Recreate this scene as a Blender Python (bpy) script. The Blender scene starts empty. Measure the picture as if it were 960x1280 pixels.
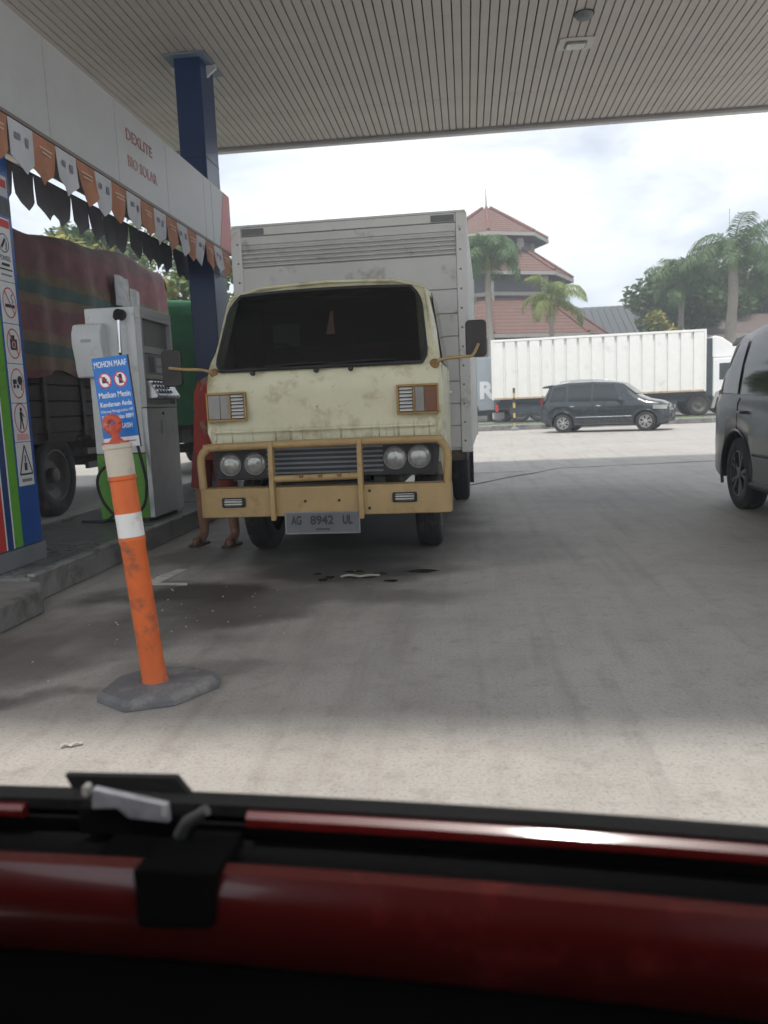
import bpy, bmesh, math, random
from mathutils import Vector, Matrix, Euler
random.seed(7)
R = math.radians
PI = math.pi
sc = bpy.context.scene

# ---------------------------------------------------------------- camera
cam_d = bpy.data.cameras.new('camera')
cam = bpy.data.objects.new('camera', cam_d)
sc.collection.objects.link(cam)
sc.camera = cam
cam_d.sensor_fit = 'VERTICAL'
cam_d.sensor_height = 36.0
cam_d.lens = 36.0 * 1000.0 / 1280.0
cam_d.clip_start = 0.05
cam_d.clip_end = 2000
cam_d.dof.use_dof = True; cam_d.dof.focus_distance = 5.2; cam_d.dof.aperture_fstop = 3.7
YAW, PITCH, ROLL = R(6.2), R(7.5), R(2.4)
fw = Vector((-math.sin(YAW) * math.cos(PITCH), math.cos(YAW) * math.cos(PITCH), -math.sin(PITCH)))
rt = Vector((math.cos(YAW), math.sin(YAW), 0))
up = rt.cross(fw)
r2 = rt * math.cos(ROLL) - up * math.sin(ROLL)
u2 = up * math.cos(ROLL) + rt * math.sin(ROLL)
M = Matrix((r2, u2, -fw)).transposed().to_4x4()
M.translation = Vector((0, 0, 1.12))
cam.matrix_world = M

# ---------------------------------------------------------------- sky, sun, exposure
SUN_EL, SUN_AZ = R(68), R(186)     # behind the camera, high
world = bpy.data.worlds.new('World')
sc.world = world
world.use_nodes = True
wn = world.node_tree.nodes; wl = world.node_tree.links
for n in list(wn): wn.remove(n)
wo = wn.new('ShaderNodeOutputWorld')
bg = wn.new('ShaderNodeBackground')
sky = wn.new('ShaderNodeTexSky'); sky.sky_type = 'NISHITA'; sky.sun_disc = False
sky.sun_elevation = SUN_EL; sky.sun_rotation = SUN_AZ; sky.dust_density = 2.5; sky.air_density = 1.0
tc = wn.new('ShaderNodeTexCoord'); mp = wn.new('ShaderNodeMapping'); mp.inputs['Scale'].default_value = (1, 1, 2.6)
nz = wn.new('ShaderNodeTexNoise'); nz.inputs['Scale'].default_value = 3.1; nz.inputs['Detail'].default_value = 9; nz.inputs['Roughness'].default_value = .56
nz.inputs['Distortion'].default_value = .35
rmp = wn.new('ShaderNodeValToRGB'); rmp.color_ramp.elements[0].position = .3; rmp.color_ramp.elements[1].position = .58; rmp.color_ramp.elements[0].color = (.38, .38, .38, 1)
nz2 = wn.new('ShaderNodeTexNoise'); nz2.inputs['Scale'].default_value = 2.3; nz2.inputs['Detail'].default_value = 6
rm2 = wn.new('ShaderNodeValToRGB'); rm2.color_ramp.elements[0].position = .38; rm2.color_ramp.elements[1].position = .62
rm2.color_ramp.elements[0].color = (5.9, 6.6, 7.4, 1); rm2.color_ramp.elements[1].color = (9.6, 9.8, 10.0, 1)
mix = wn.new('ShaderNodeMix'); mix.data_type = 'RGBA'
wl.new(tc.outputs['Generated'], mp.inputs[0]); wl.new(mp.outputs[0], nz.inputs['Vector']); wl.new(mp.outputs[0], nz2.inputs['Vector'])
wl.new(nz.outputs[0], rmp.inputs[0]); wl.new(nz2.outputs[0], rm2.inputs[0])
wl.new(rmp.outputs[0], mix.inputs['Factor']); wl.new(sky.outputs[0], mix.inputs['A']); wl.new(rm2.outputs[0], mix.inputs['B'])
wl.new(mix.outputs['Result'], bg.inputs[0]); wl.new(bg.outputs[0], wo.inputs[0])
bg.inputs[1].default_value = 0.11
sun_d = bpy.data.lights.new('sun', 'SUN'); sun_d.energy = 2.6; sun_d.angle = R(4.0); sun_d.color = (1, .96, .9)
sun = bpy.data.objects.new('sun', sun_d); sc.collection.objects.link(sun)
sdir = Vector((math.sin(SUN_AZ) * math.cos(SUN_EL), math.cos(SUN_AZ) * math.cos(SUN_EL), math.sin(SUN_EL)))
sun.rotation_euler = sdir.to_track_quat('Z', 'Y').to_euler()
sun.location = sdir * 60
vs = sc.view_settings
sc.display_settings.display_device = 'sRGB'
vs.view_transform = 'Standard'; vs.look = 'None'; vs.gamma = 1; vs.use_curve_mapping = False
vs.exposure = 0.55
sc.cycles.max_bounces = 5; sc.cycles.diffuse_bounces = 3; sc.cycles.glossy_bounces = 3; sc.cycles.volume_bounces = 0
sc.cycles.use_adaptive_sampling = True; sc.cycles.adaptive_threshold = .03
sc.cycles.transparent_max_bounces = 8

# ---------------------------------------------------------------- helpers
def tag(o, label=None, cat=None, group=None, kind=None):
    if label: o['label'] = label
    if cat: o['category'] = cat
    if group: o['group'] = group
    if kind: o['kind'] = kind
    return o

def empty(name, loc=(0, 0, 0), rz=0, label=None, cat=None, group=None):
    o = bpy.data.objects.new(name, None)
    o.empty_display_size = .1
    sc.collection.objects.link(o)
    o.location = loc; o.rotation_euler = (0, 0, rz)
    return tag(o, label, cat, group)

def copy_tree(o, parent=None):
    c = o.copy(); sc.collection.objects.link(c); c.parent = parent
    for ch in o.children: copy_tree(ch, c)
    return c

class MB:
    def __init__(s): s.v = []; s.f = []; s.m = []; s.cm = 0
    def add(s, vs_, fs):
        b = len(s.v); s.v += [tuple(p) for p in vs_]
        s.f += [tuple(i + b for i in f) for f in fs]; s.m += [s.cm] * len(fs); return s
    def mat(s, i): s.cm = i; return s
    def box(s, x0, y0, z0, x1, y1, z1):
        x0, x1 = sorted((x0, x1)); y0, y1 = sorted((y0, y1)); z0, z1 = sorted((z0, z1))
        return s.add([(x0, y0, z0), (x1, y0, z0), (x1, y1, z0), (x0, y1, z0), (x0, y0, z1), (x1, y0, z1), (x1, y1, z1), (x0, y1, z1)],
                     [(0, 3, 2, 1), (4, 5, 6, 7), (0, 1, 5, 4), (1, 2, 6, 5), (2, 3, 7, 6), (3, 0, 4, 7)])
    def loft(s, rings, cap=True, closed=True):
        n = len(rings[0]); vs_ = [p for r in rings for p in r]; fs = []
        for i in range(len(rings) - 1):
            for j in range(n if closed else n - 1):
                a = i * n + j; b = i * n + (j + 1) % n
                fs.append((a, b, b + n, a + n))
        if cap and closed:
            fs.append(tuple(range(n - 1, -1, -1))); k = (len(rings) - 1) * n; fs.append(tuple(range(k, k + n)))
        return s.add(vs_, fs)
    def prism(s, pts, ax, a, b):
        def P(p, c):
            return {'x': (c, p[0], p[1]), 'y': (p[0], c, p[1]), 'z': (p[0], p[1], c)}[ax]
        return s.loft([[P(p, a) for p in pts], [P(p, b) for p in pts]])
    def tube(s, path, r, n=10, cap=True):
        path = [Vector(p) for p in path]; rs = r if isinstance(r, (list, tuple)) else [r] * len(path)
        rings = []; t0 = (path[1] - path[0]).normalized()
        ref = Vector((0, 0, 1)) if abs(t0.z) < .9 else Vector((1, 0, 0))
        u = t0.cross(ref).normalized()
        for i, p in enumerate(path):
            t = ((path[min(i + 1, len(path) - 1)] - path[max(i - 1, 0)])).normalized()
            u = (u - t * u.dot(t)).normalized(); w = t.cross(u)
            rings.append([tuple(p + (u * math.cos(2 * PI * k / n) + w * math.sin(2 * PI * k / n)) * rs[i]) for k in range(n)])
        return s.loft(rings, cap)
    def lathe(s, prof, c=(0, 0, 0), ax='z', n=24, cap=True):
        rings = []
        for r, h in prof:
            ring = []
            for k in range(n):
                a = 2 * PI * k / n; x, y = r * math.cos(a), r * math.sin(a)
                q = {'z': (x, y, h), 'x': (h, x, y), 'y': (y, h, x)}[ax]
                ring.append((c[0] + q[0], c[1] + q[1], c[2] + q[2]))
            rings.append(ring)
        return s.loft(rings, cap)
    def quad(s, a, b, c, d): return s.add([a, b, c, d], [(0, 1, 2, 3)])
    def mesh(s, name):
        me = bpy.data.meshes.new(name); me.from_pydata(s.v, [], s.f); me.polygons.foreach_set('material_index', s.m)
        bm = bmesh.new(); bm.from_mesh(me); bmesh.ops.recalc_face_normals(bm, faces=bm.faces); bm.to_mesh(me); bm.free()
        me.update(); return me
    def build(s, name, mats, parent=None, smooth=None, bevel=0, loc=None, rot=None, segs=2, raw=False):
        if raw:
            me = bpy.data.meshes.new(name); me.from_pydata(s.v, [], s.f); me.polygons.foreach_set('material_index', s.m)
        else: me = s.mesh(name)
        return obj(name, me, mats, parent, smooth, bevel, loc, rot, segs)

def obj(name, me, mats, parent=None, smooth=None, bevel=0, loc=None, rot=None, segs=2):
    if not isinstance(mats, (list, tuple)): mats = [mats]
    if not me.materials:
        for m in mats: me.materials.append(m)
    if smooth is not None:
        me.polygons.foreach_set('use_smooth', [True] * len(me.polygons)); me.set_sharp_from_angle(angle=R(smooth))
    o = bpy.data.objects.new(name, me); sc.collection.objects.link(o); o.parent = parent
    if loc is not None: o.location = loc
    if rot is not None: o.rotation_euler = rot
    if bevel:
        b = o.modifiers.new('bevel', 'BEVEL'); b.width = bevel; b.segments = segs; b.limit_method = 'ANGLE'; b.angle_limit = R(35)
        if smooth is None:
            me.polygons.foreach_set('use_smooth', [True] * len(me.polygons)); b.harden_normals = True
    return o

def arc(cx, cy, r, a0, a1, n):
    return [(cx + r * math.cos(R(a0 + (a1 - a0) * i / n)), cy + r * math.sin(R(a0 + (a1 - a0) * i / n))) for i in range(n + 1)]
def rrect(x0, y0, x1, y1, r, n=4):
    return arc(x1 - r, y1 - r, r, 0, 90, n) + arc(x0 + r, y1 - r, r, 90, 180, n) + arc(x0 + r, y0 + r, r, 180, 270, n) + arc(x1 - r, y0 + r, r, 270, 360, n)

def mat(name, col, rough=.5, metal=0, var=.12, vs_=4.0, bump=0, bs=60, spec=.5, coat=0, dirt=None, trans=0, emit=None, sub=0):
    m = bpy.data.materials.new(name); m.use_nodes = True
    nt = m.node_tree; b = nt.nodes['Principled BSDF']; L = nt.links
    b.inputs['Roughness'].default_value = rough; b.inputs['Metallic'].default_value = metal
    b.inputs['Specular IOR Level'].default_value = spec; b.inputs['Coat Weight'].default_value = coat
    if coat: b.inputs['Coat Roughness'].default_value = .08
    if trans: b.inputs['Transmission Weight'].default_value = trans
    if emit: b.inputs['Emission Color'].default_value = (*emit[0], 1); b.inputs['Emission Strength'].default_value = emit[1]
    b.inputs['Base Color'].default_value = (*col, 1)
    t = nt.nodes.new('ShaderNodeTexCoord')
    src = None
    if var:
        n = nt.nodes.new('ShaderNodeTexNoise'); n.inputs['Scale'].default_value = vs_; n.inputs['Detail'].default_value = 8; n.inputs['Roughness'].default_value = .62
        L.new(t.outputs['Object'], n.inputs['Vector'])
        r = nt.nodes.new('ShaderNodeValToRGB'); r.color_ramp.elements[0].position = .3; r.color_ramp.elements[1].position = .7
        r.color_ramp.elements[0].color = (*[c * (1 - var) for c in col], 1); r.color_ramp.elements[1].color = (*[min(1, c * (1 + var)) for c in col], 1)
        L.new(n.outputs[0], r.inputs[0]); src = r.outputs[0]
        rr = nt.nodes.new('ShaderNodeMapRange'); rr.inputs['To Min'].default_value = max(0, rough - .1); rr.inputs['To Max'].default_value = min(1, rough + .12)
        L.new(n.outputs[0], rr.inputs[0]); L.new(rr.outputs[0], b.inputs['Roughness'])
    if dirt:
        dc, amt, ds = dirt
        n = nt.nodes.new('ShaderNodeTexNoise'); n.inputs['Scale'].default_value = ds; n.inputs['Detail'].default_value = 10; n.inputs['Roughness'].default_value = .7
        L.new(t.outputs['Object'], n.inputs['Vector'])
        r = nt.nodes.new('ShaderNodeValToRGB'); r.color_ramp.elements[0].position = .62 - amt * .3; r.color_ramp.elements[1].position = .74 - amt * .2
        L.new(n.outputs[0], r.inputs[0])
        mx = nt.nodes.new('ShaderNodeMix'); mx.data_type = 'RGBA'
        L.new(r.outputs[0], mx.inputs['Factor'])
        if src: L.new(src, mx.inputs['A'])
        else: mx.inputs['A'].default_value = (*col, 1)
        mx.inputs['B'].default_value = (*dc, 1); src = mx.outputs['Result']
    if src: L.new(src, b.inputs['Base Color'])
    if bump:
        n = nt.nodes.new('ShaderNodeTexNoise'); n.inputs['Scale'].default_value = bs; n.inputs['Detail'].default_value = 6
        L.new(t.outputs['Object'], n.inputs['Vector'])
        bp = nt.nodes.new('ShaderNodeBump'); bp.inputs['Strength'].default_value = bump; bp.inputs['Distance'].default_value = .02
        L.new(n.outputs[0], bp.inputs['Height']); L.new(bp.outputs[0], b.inputs['Normal'])
    return m

def text_mesh(body, size, mate, parent=None, loc=(0, 0, 0), rot=(PI / 2, 0, 0), name='lettering', align='CENTER', bold=0, depth=.0015, sx=1.0, width=None):
    cu = bpy.data.curves.new('font', 'FONT'); cu.body = body; cu.size = size; cu.align_x = align; cu.align_y = 'CENTER'
    cu.extrude = depth; cu.offset = bold; cu.resolution_u = 3
    t = bpy.data.objects.new('tmp', cu); sc.collection.objects.link(t)
    dg = bpy.context.evaluated_depsgraph_get(); dg.update()
    me = bpy.data.meshes.new_from_object(t.evaluated_get(dg))
    bpy.data.objects.remove(t); bpy.data.curves.remove(cu)
    if width:
        xs = [v.co.x for v in me.vertices]; k = width / (max(xs) - min(xs))
        for v in me.vertices: v.co.x *= k
    elif sx != 1:
        for v in me.vertices: v.co.x *= sx
    me.name = name; me.materials.clear()
    return obj(name, me, mate, parent, loc=loc, rot=rot)

# ---------------------------------------------------------------- materials
BLACK = mat('black_rubber', (.018, .018, .02), .6, bump=.1)
TYRE = mat('tyre_rubber', (.022, .022, .024), .8, bump=.35, bs=40, dirt=((.1, .085, .07), .3, 5))
DARKMETAL = mat('dark_chassis', (.03, .029, .028), .7, var=.3, dirt=((.1, .08, .06), .35, 4))
GLASSD = mat('dark_glass', (.014, .017, .019), .16, var=0, spec=.6)
GLASSV = mat('vehicle_glass', (.02, .026, .03), .05, var=0, spec=.6)
WHITEP = mat('white_paint', (.74, .74, .72), .4, var=.06, dirt=((.45, .42, .37), .12, 2))
STEEL = mat('brushed_steel', (.42, .43, .43), .36, .75, var=.12, vs_=9)
CHROME = mat('chrome', (.75, .76, .78), .14, 1, var=0)
LENS = mat('lamp_lens', (.34, .34, .32), .14, .35, var=.35, vs_=30, spec=.7, coat=.5)
GREYPL = mat('grey_plastic', (.17, .18, .19), .5)
OFFWHITE = mat('off_white_paint', (.62, .61, .57), .5, var=.08, dirt=((.3, .28, .24), .2, 3))
SIGNW = mat('sign_white', (.75, .76, .78), .45, var=.05)
SIGNBLUE = mat('sign_blue', (.015, .16, .52), .35, var=.08)
RED = mat('red_print', (.5, .03, .025), .5)
INK = mat('black_print', (.02, .02, .025), .6, var=0)
LIME = mat('lime_green', (.11, .34, .035), .42, var=.12, dirt=((.07, .1, .04), .2, 5))
NAVY = mat('navy_cladding', (.012, .05, .16), .34, var=.12, vs_=2)
NAVYD = mat('navy_column', (.010, .036, .12), .34, var=.15, vs_=2)

def concrete():
    m = bpy.data.materials.new('forecourt_concrete'); m.use_nodes = True
    nt = m.node_tree; b = nt.nodes['Principled BSDF']; L = nt.links
    t = nt.nodes.new('ShaderNodeTexCoord')
    def noise(scale, detail, lo, hi, vec=None, rough=.6):
        n = nt.nodes.new('ShaderNodeTexNoise'); n.inputs['Scale'].default_value = scale; n.inputs['Detail'].default_value = detail; n.inputs['Roughness'].default_value = rough
        L.new(vec or t.outputs['Object'], n.inputs['Vector'])
        r = nt.nodes.new('ShaderNodeMapRange'); r.inputs['From Min'].default_value = lo; r.inputs['From Max'].default_value = hi
        L.new(n.outputs[0], r.inputs[0]); return n, r.outputs[0]
    def mixc(f, a, bcol, amt=1.0):
        mx = nt.nodes.new('ShaderNodeMix'); mx.data_type = 'RGBA'
        mm = nt.nodes.new('ShaderNodeMath'); mm.operation = 'MULTIPLY'; mm.inputs[1].default_value = amt; L.new(f, mm.inputs[0]); L.new(mm.outputs[0], mx.inputs['Factor'])
        if isinstance(a, tuple): mx.inputs['A'].default_value = (*a, 1)
        else: L.new(a, mx.inputs['A'])
        mx.inputs['B'].default_value = (*bcol, 1); return mx.outputs['Result']
    _, big = noise(.45, 6, .3, .7)
    c = mixc(big, (.37, .345, .315), (.45, .425, .39))
    _, mid = noise(2.3, 9, .45, .75)
    c = mixc(mid, c, (.26, .24, .22), .55)
    nf, fine = noise(75, 5, .5, .72)
    c = mixc(fine, c, (.19, .172, .152), .65)
    _, peb = noise(130, 2, .62, .7)
    c = mixc(peb, c, (.62, .6, .56), .5)
    # directional tyre/broom streaks along the lane
    mpn = nt.nodes.new('ShaderNodeMapping'); mpn.inputs['Scale'].default_value = (5, .35, 1); L.new(t.outputs['Object'], mpn.inputs[0])
    _, st = noise(1.3, 6, .5, .75, mpn.outputs[0])
    c = mixc(st, c, (.22, .2, .18), .6)
    _, blot = noise(8.5, 10, .52, .72, rough=.72)
    c = mixc(blot, c, (.2, .18, .16), .55)
    # oil stains where trucks wait: soft blobs broken up by noise
    dn = nt.nodes.new('ShaderNodeTexNoise'); dn.inputs['Scale'].default_value = 2.2; dn.inputs['Detail'].default_value = 7; L.new(t.outputs['Object'], dn.inputs['Vector'])
    ad = nt.nodes.new('ShaderNodeMixRGB'); ad.blend_type = 'LINEAR_LIGHT'; ad.inputs[0].default_value = .45
    L.new(t.outputs['Object'], ad.inputs[1]); L.new(dn.outputs['Color'], ad.inputs[2])
    for (x, y, r, amt, sy) in [(-1.75, 4.75, .85, .8, .6), (-1.7, 4.1, .9, .5, .6), (-2.3, 3.5, .7, .55, .9), (-.7, 4.7, .9, .45, .5), (.2, 6.2, .9, .3, 1.2), (-1.2, 3.3, .5, .3, .5), (-1.3, 4.3, .7, .5, .6), (-1.9, 2.95, .4, .55, .5), (-.9, 5.5, 1.0, .7, .7), (-1.0, 7.5, 1.5, .75, 2.0), (3.5, 7, 1.2, .4, 2), (-2.1, 6.2, .6, .5, 1.5), (1.5, 9.5, 1.4, .25, 1.0)]:
        v = nt.nodes.new('ShaderNodeVectorMath'); v.operation = 'SUBTRACT'; v.inputs[1].default_value = (x, y, 0); L.new(ad.outputs[0], v.inputs[0])
        v2 = nt.nodes.new('ShaderNodeVectorMath'); v2.operation = 'MULTIPLY'; v2.inputs[1].default_value = (1, 1 / sy, 0); L.new(v.outputs[0], v2.inputs[0])
        ln = nt.nodes.new('ShaderNodeVectorMath'); ln.operation = 'LENGTH'; L.new(v2.outputs[0], ln.inputs[0])
        mr = nt.nodes.new('ShaderNodeMapRange'); mr.interpolation_type = 'SMOOTHSTEP'; mr.inputs['From Min'].default_value = r; mr.inputs['From Max'].default_value = r * .35
        L.new(ln.outputs['Value'], mr.inputs[0])
        c = mixc(mr.outputs[0], c, (.045, .038, .034), min(1, amt * 1.2))
    L.new(c, b.inputs['Base Color'])
    b.inputs['Roughness'].default_value = .6
    bp = nt.nodes.new('ShaderNodeBump'); bp.inputs['Strength'].default_value = .5; bp.inputs['Distance'].default_value = .006
    L.new(nf.outputs[0], bp.inputs['Height']); L.new(bp.outputs[0], b.inputs['Normal'])
    return m
CONC = concrete()
SLAB = mat('island_tile', (.16, .17, .17), .28, var=.2, vs_=3, bump=.06, bs=30, dirt=((.08, .075, .07), .4, 3))
KERB = mat('kerb_concrete', (.2, .195, .185), .7, var=.25, vs_=4, bump=.3, bs=50, dirt=((.07, .065, .06), .4, 3))
GRASS = mat('verge_grass', (.07, .13, .03), .9, var=.35, vs_=6, bump=.6, bs=20)

# ================================================================ SETTING
g = MB(); g.quad((-500, -60, 0), (500, -60, 0), (500, 900, 0), (-500, 900, 0))
ground = tag(g.build('ground', CONC), kind='structure')
# expansion joints and the ragged drain line across the forecourt
def strip(name, pts, w, z, m, parent=None, jit=0):
    b = MB(); L_, R_ = [], []
    for i, p in enumerate(pts):
        a = Vector((*pts[max(i - 1, 0)], 0)); c = Vector((*pts[min(i + 1, len(pts) - 1)], 0)); d = (c - a).normalized(); n = Vector((-d.y, d.x, 0))
        k = w * (1 + random.uniform(-jit, jit)); P = Vector((*p, z)); L_.append(tuple(P + n * k / 2)); R_.append(tuple(P - n * k / 2))
    b.loft([L_, R_], cap=False, closed=False)
    return b.build(name, m, parent)
JOINT = mat('joint_tar', (.045, .042, .04), .8, var=.3)
def wander(pts, step=.25, amp=.03):
    out = []
    for (x0, y0), (x1, y1) in zip(pts, pts[1:]):
        n = max(1, int(math.hypot(x1 - x0, y1 - y0) / step))
        for i in range(n): f = i / n; out.append((x0 + (x1 - x0) * f + random.uniform(-amp, amp), y0 + (y1 - y0) * f + random.uniform(-amp, amp)))
    return out + [pts[-1]]
strip('crack', wander([(-.6, 10.1), (.06, 11.05), (.77, 12.28), (1.5, 13.3), (4.0, 13.75), (9, 13.9)]), .05, .004, JOINT, ground, .6)
strip('crack', wander([(-3, 12.7), (.07, 12.85), (1.0, 12.95)]), .035, .0045, JOINT, ground, .6)
strip('expansion_joint', [(-12, 20.2), (14, 20.4)], .03, .004, JOINT, ground)
# verge with kerb behind the parked lorries
v = MB(); v.box(-60, 31.6, -.1, 80, 33.2, .2); tag(v.build('kerb', KERB, bevel=.03), kind='structure')
v = MB(); v.box(-60, 33.2, -.1, 80, 34.4, .21); tag(v.build('grass_verge', GRASS), kind='structure')
v = MB(); v.box(-60, 34.4, -.1, 80, 90, .2); tag(v.build('road', mat('far_road', (.22, .21, .2), .85, var=.15, bump=.2)), kind='structure')

# painted arrow head on the lane
PAINT = mat('worn_road_paint', (.62, .59, .54), .8, var=.15, dirt=((.3, .27, .24), .25, 14))
a = MB(); z = .004
a.add([(-2.14, 5.57, z), (-2.06, 5.56, z), (-2.10, 5.11, z), (-1.90, 5.09, z), (-1.87, 5.01, z), (-2.23, 5.04, z), (-2.24, 5.12, z)], [(0, 6, 5, 2), (0, 2, 1), (2, 5, 4, 3)])
a.build('arrow_marking', PAINT, ground)

# ---------------------------------------------------------------- pump island
isl = empty('pump_island', (-4, 7, 0), 0, 'low dark tiled concrete island carrying the fuel pump and blue columns', 'island')
def I(b): b.v = [(x + 4, y - 7, zz) for x, y, zz in b.v]; return b
b = MB(); pts = [(-2.69, 4.55), (-2.69, 11.2)] + [( -3.25 + .56 * math.cos(R(t)), 11.2 + .7 * math.sin(R(t))) for t in range(10, 171, 16)] + [(-3.9, 11.2), (-3.9, 4.55)]
b.prism(pts, 'z', 0, .17); I(b).build('plinth', KERB, isl, bevel=.015)
for i in range(11):
    y0 = 4.58 + i * .6
    for x0, x1 in ((-3.88, -3.3), (-3.295, -2.74)):
        b = MB(); b.box(x0, y0, .165, x1, y0 + .594, .18); I(b).build('tile', SLAB, isl)
b = MB(); b.box(-2.735, 4.6, .168, -2.685, 11.2, .184); I(b).build('edge_trim', mat('edge_metal', (.38, .38, .37), .5, .4, var=.2, dirt=((.12, .11, .1), .4, 6)), isl)
b = MB(); b.prism([(-2.5, 3.4), (-2.5, 4.35), (-2.62, 4.55), (-3.9, 4.55), (-3.9, 3.4)], 'z', 0, .15); I(b).build('step', KERB, isl, bevel=.02)

# ---------------------------------------------------------------- canopy
can = empty('canopy', (0, 6.8, 5.2), 0, 'wide flat petrol station canopy with beige slatted ceiling overhead', 'canopy')
SLATM = mat('slat_paint', (.54, .50, .465), .5, var=.07, vs_=1.5, dirt=((.33, .3, .27), .15, 2))
SOFFIT = mat('soffit_dark', (.06, .055, .05), .9)
FASC = mat('canopy_fascia', (.66, .67, .67), .45, var=.06)
CX0, CX1, CY0, CY1 = -8.0, 5.7, .62, 12.8
b = MB(); b.box(CX0, CY0 - 6.8, .05, CX1, CY1 - 6.8, .6); b.build('roof_deck', SOFFIT, can)
b = MB(); b.box(CX0 - .2, CY1 - 6.8, -.05, CX1 + .2, CY1 - 6.8 + .1, .9); b.build('fascia', FASC, can, bevel=.01)
b = MB(); b.box(CX0 - .2, CY0 - 6.8 - .1, 0, CX1 + .2, CY0 - 6.8, .9); b.build('fascia', FASC, can, bevel=.01)
for xx in (CX0, CX1):
    b = MB(); b.box(xx - .1, CY0 - 6.8, .0, xx + .1, CY1 - 6.8 , .9); b.build('fascia', FASC, can)
b = MB(); b.box(CX0 + .1, CY1 - 6.8 - .07, -.035, CX1 - .1, CY1 - 6.8 - .005, .04); b.build('edge_channel', mat('edge_channel', (.28, .27, .27), .5), can)
sl = MB(); w = .0415
sl.loft([[(-w - .004, y, .018), (-w, y, .0), (w, y, .0), (w + .004, y, .018)] for y in (CY0 - 6.8 + .02, CY1 - 6.8 - .08)])
slme = sl.mesh('slat')
n = int((CX1 - CX0 - .3) / .1)
for i in range(n):
    o = obj('slat', slme, SLATM, can, loc=(CX0 + .2 + i * .1, 0, random.uniform(-.002, .002)))
# recessed lamp and round sensor below the slats
lf = empty('ceiling_light', (1.36, 10.08, 5.2), R(3), 'white rectangular light fitting on the slatted ceiling', 'light fitting')
b = MB(); b.prism(rrect(-.2, -.15, .2, .15, .03), 'z', -.022, -.002); b.build('housing', mat('fitting_white', (.62, .6, .56), .45, var=.05), lf, bevel=.006)
b = MB(); b.prism(rrect(-.11, -.085, .11, .085, .03), 'z', -.05, -.021); b.build('diffuser', LENS, lf, bevel=.012)
b = MB(); b.prism(rrect(-.125, -.1, .125, .1, .03), 'z', -.028, -.0215); b.build('gasket', GREYPL, lf)
sp = empty('ceiling_sensor', (1.36, 9.38, 5.2), 0, 'small dark round fitting on the ceiling above the light', 'light fitting')
b = MB(); b.lathe([(.1, 0), (.1, -.02), (.075, -.05), (.03, -.06)], n=20); b.build('cap', GREYPL, sp, smooth=40)
b = MB(); b.lathe([(.11, -.001), (.11, -.008)], n=20); b.build('rim', BLACK, sp)

# ---------------------------------------------------------------- columns
def column(y0, y1, label, name='blue_column'):
    c = empty(name, (-3.09, (y0 + y1) / 2, .18), 0, label, 'column', 'blue canopy columns')
    h = (y1 - y0) / 2
    b = MB(); b.box(-.155, -h, 0, .155, h, 5.02); b.build('shaft', NAVYD, c, bevel=.012)
    b = MB(); b.box(-.17, -h - .015, 0, .17, h + .015, .12); b.build('base_plate', GREYPL, c, bevel=.006)
    for zz in (1.3, 2.6, 3.9):
        b = MB(); b.box(-.1575, -h - .0025, zz, .1575, h + .0025, zz + .008); b.build('cladding_joint', BLACK, c)
    b = MB(); b.box(-.24, -h - .1, 4.995, .24, h + .1, 5.015); b.build('capital', mat('capital', (.2, .26, .34), .4), c, bevel=.004)
    for sx in (-1, 1):
        b = MB(); b.prism([(sx * .155, 4.99), (sx * .27, 4.99), (sx * .27, 4.95), (sx * .155, 4.86)], 'y', -.02, .02)
        b.build('bracket', mat('bracket_white', (.6, .63, .66), .4), c)
    return c
colA = column(9.5, 10.0, 'tall dark blue canopy column rising behind the white overhead sign band')
colB = column(4.62, 5.17, 'blue canopy column with red, green and white stripes and safety notices')
# stripes and notices on the lane side of the near column
cy = 4.895
def onface(b): return b
def face(name, y0, y1, z0, z1, m, proud=.004, parent=colB):
    b = MB(); b.box(.155, y0 - cy, z0 - .18, .155 + proud, y1 - cy, z1 - .18); return b.build(name, m, parent)
STRIPE = mat('stripe_white', (.7, .71, .72), .4); STRED = mat('stripe_red', (.5, .04, .03), .4)
for nme, y0, y1, m, zt in (('blue_panel', 4.93, 5.165, mat('panel_blue', (.012, .075, .29), .3, var=.1), 3.0), ('green_stripe', 4.83, 4.925, LIME, 3.0), ('white_stripe', 4.815, 4.828, STRIPE, 3.0),
                       ('blue_stripe', 4.748, 4.813, NAVY, 3.0), ('white_stripe', 4.733, 4.746, STRIPE, 3.0), ('red_stripe', 4.63, 4.731, STRED, 3.0)):
    face(nme, y0, y1, .31, zt, m, .004)
b = MB(); b.box(-.155, -.277, .13, .155, -.2745, 2.8); b.build('red_front_panel', STRED, colB)
NOTICE = mat('notice_white', (.62, .63, .64), .5, var=.06)
def P3(y, zz, d): return (.155 + d, y - cy, zz - .18)
def ring_on(name, y, zz, ry, rz, th, m, d=.0105, parent=None, n=24):
    b = MB(); o_ = []; i_ = []
    for k in range(n):
        t = 2 * PI * k / n
        o_.append(P3(y + ry * math.cos(t), zz + rz * math.sin(t), d)); i_.append(P3(y + (ry - th) * math.cos(t), zz + (rz - th) * math.sin(t), d))
    vs_ = o_ + i_; b.add(vs_, [(k, (k + 1) % n, n + (k + 1) % n, n + k) for k in range(n)])
    return b.build(name, m, parent)
def bar_on(name, y0, z0, y1, z1, th, m, d=.0112, parent=None):
    dy, dz = y1 - y0, z1 - z0; l = math.hypot(dy, dz); ny, nz_ = -dz / l * th / 2, dy / l * th / 2
    b = MB(); b.quad(P3(y0 + ny, z0 + nz_, d), P3(y1 + ny, z1 + nz_, d), P3(y1 - ny, z1 - nz_, d), P3(y0 - ny, z0 - nz_, d)); return b.build(name, m, parent)
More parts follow.
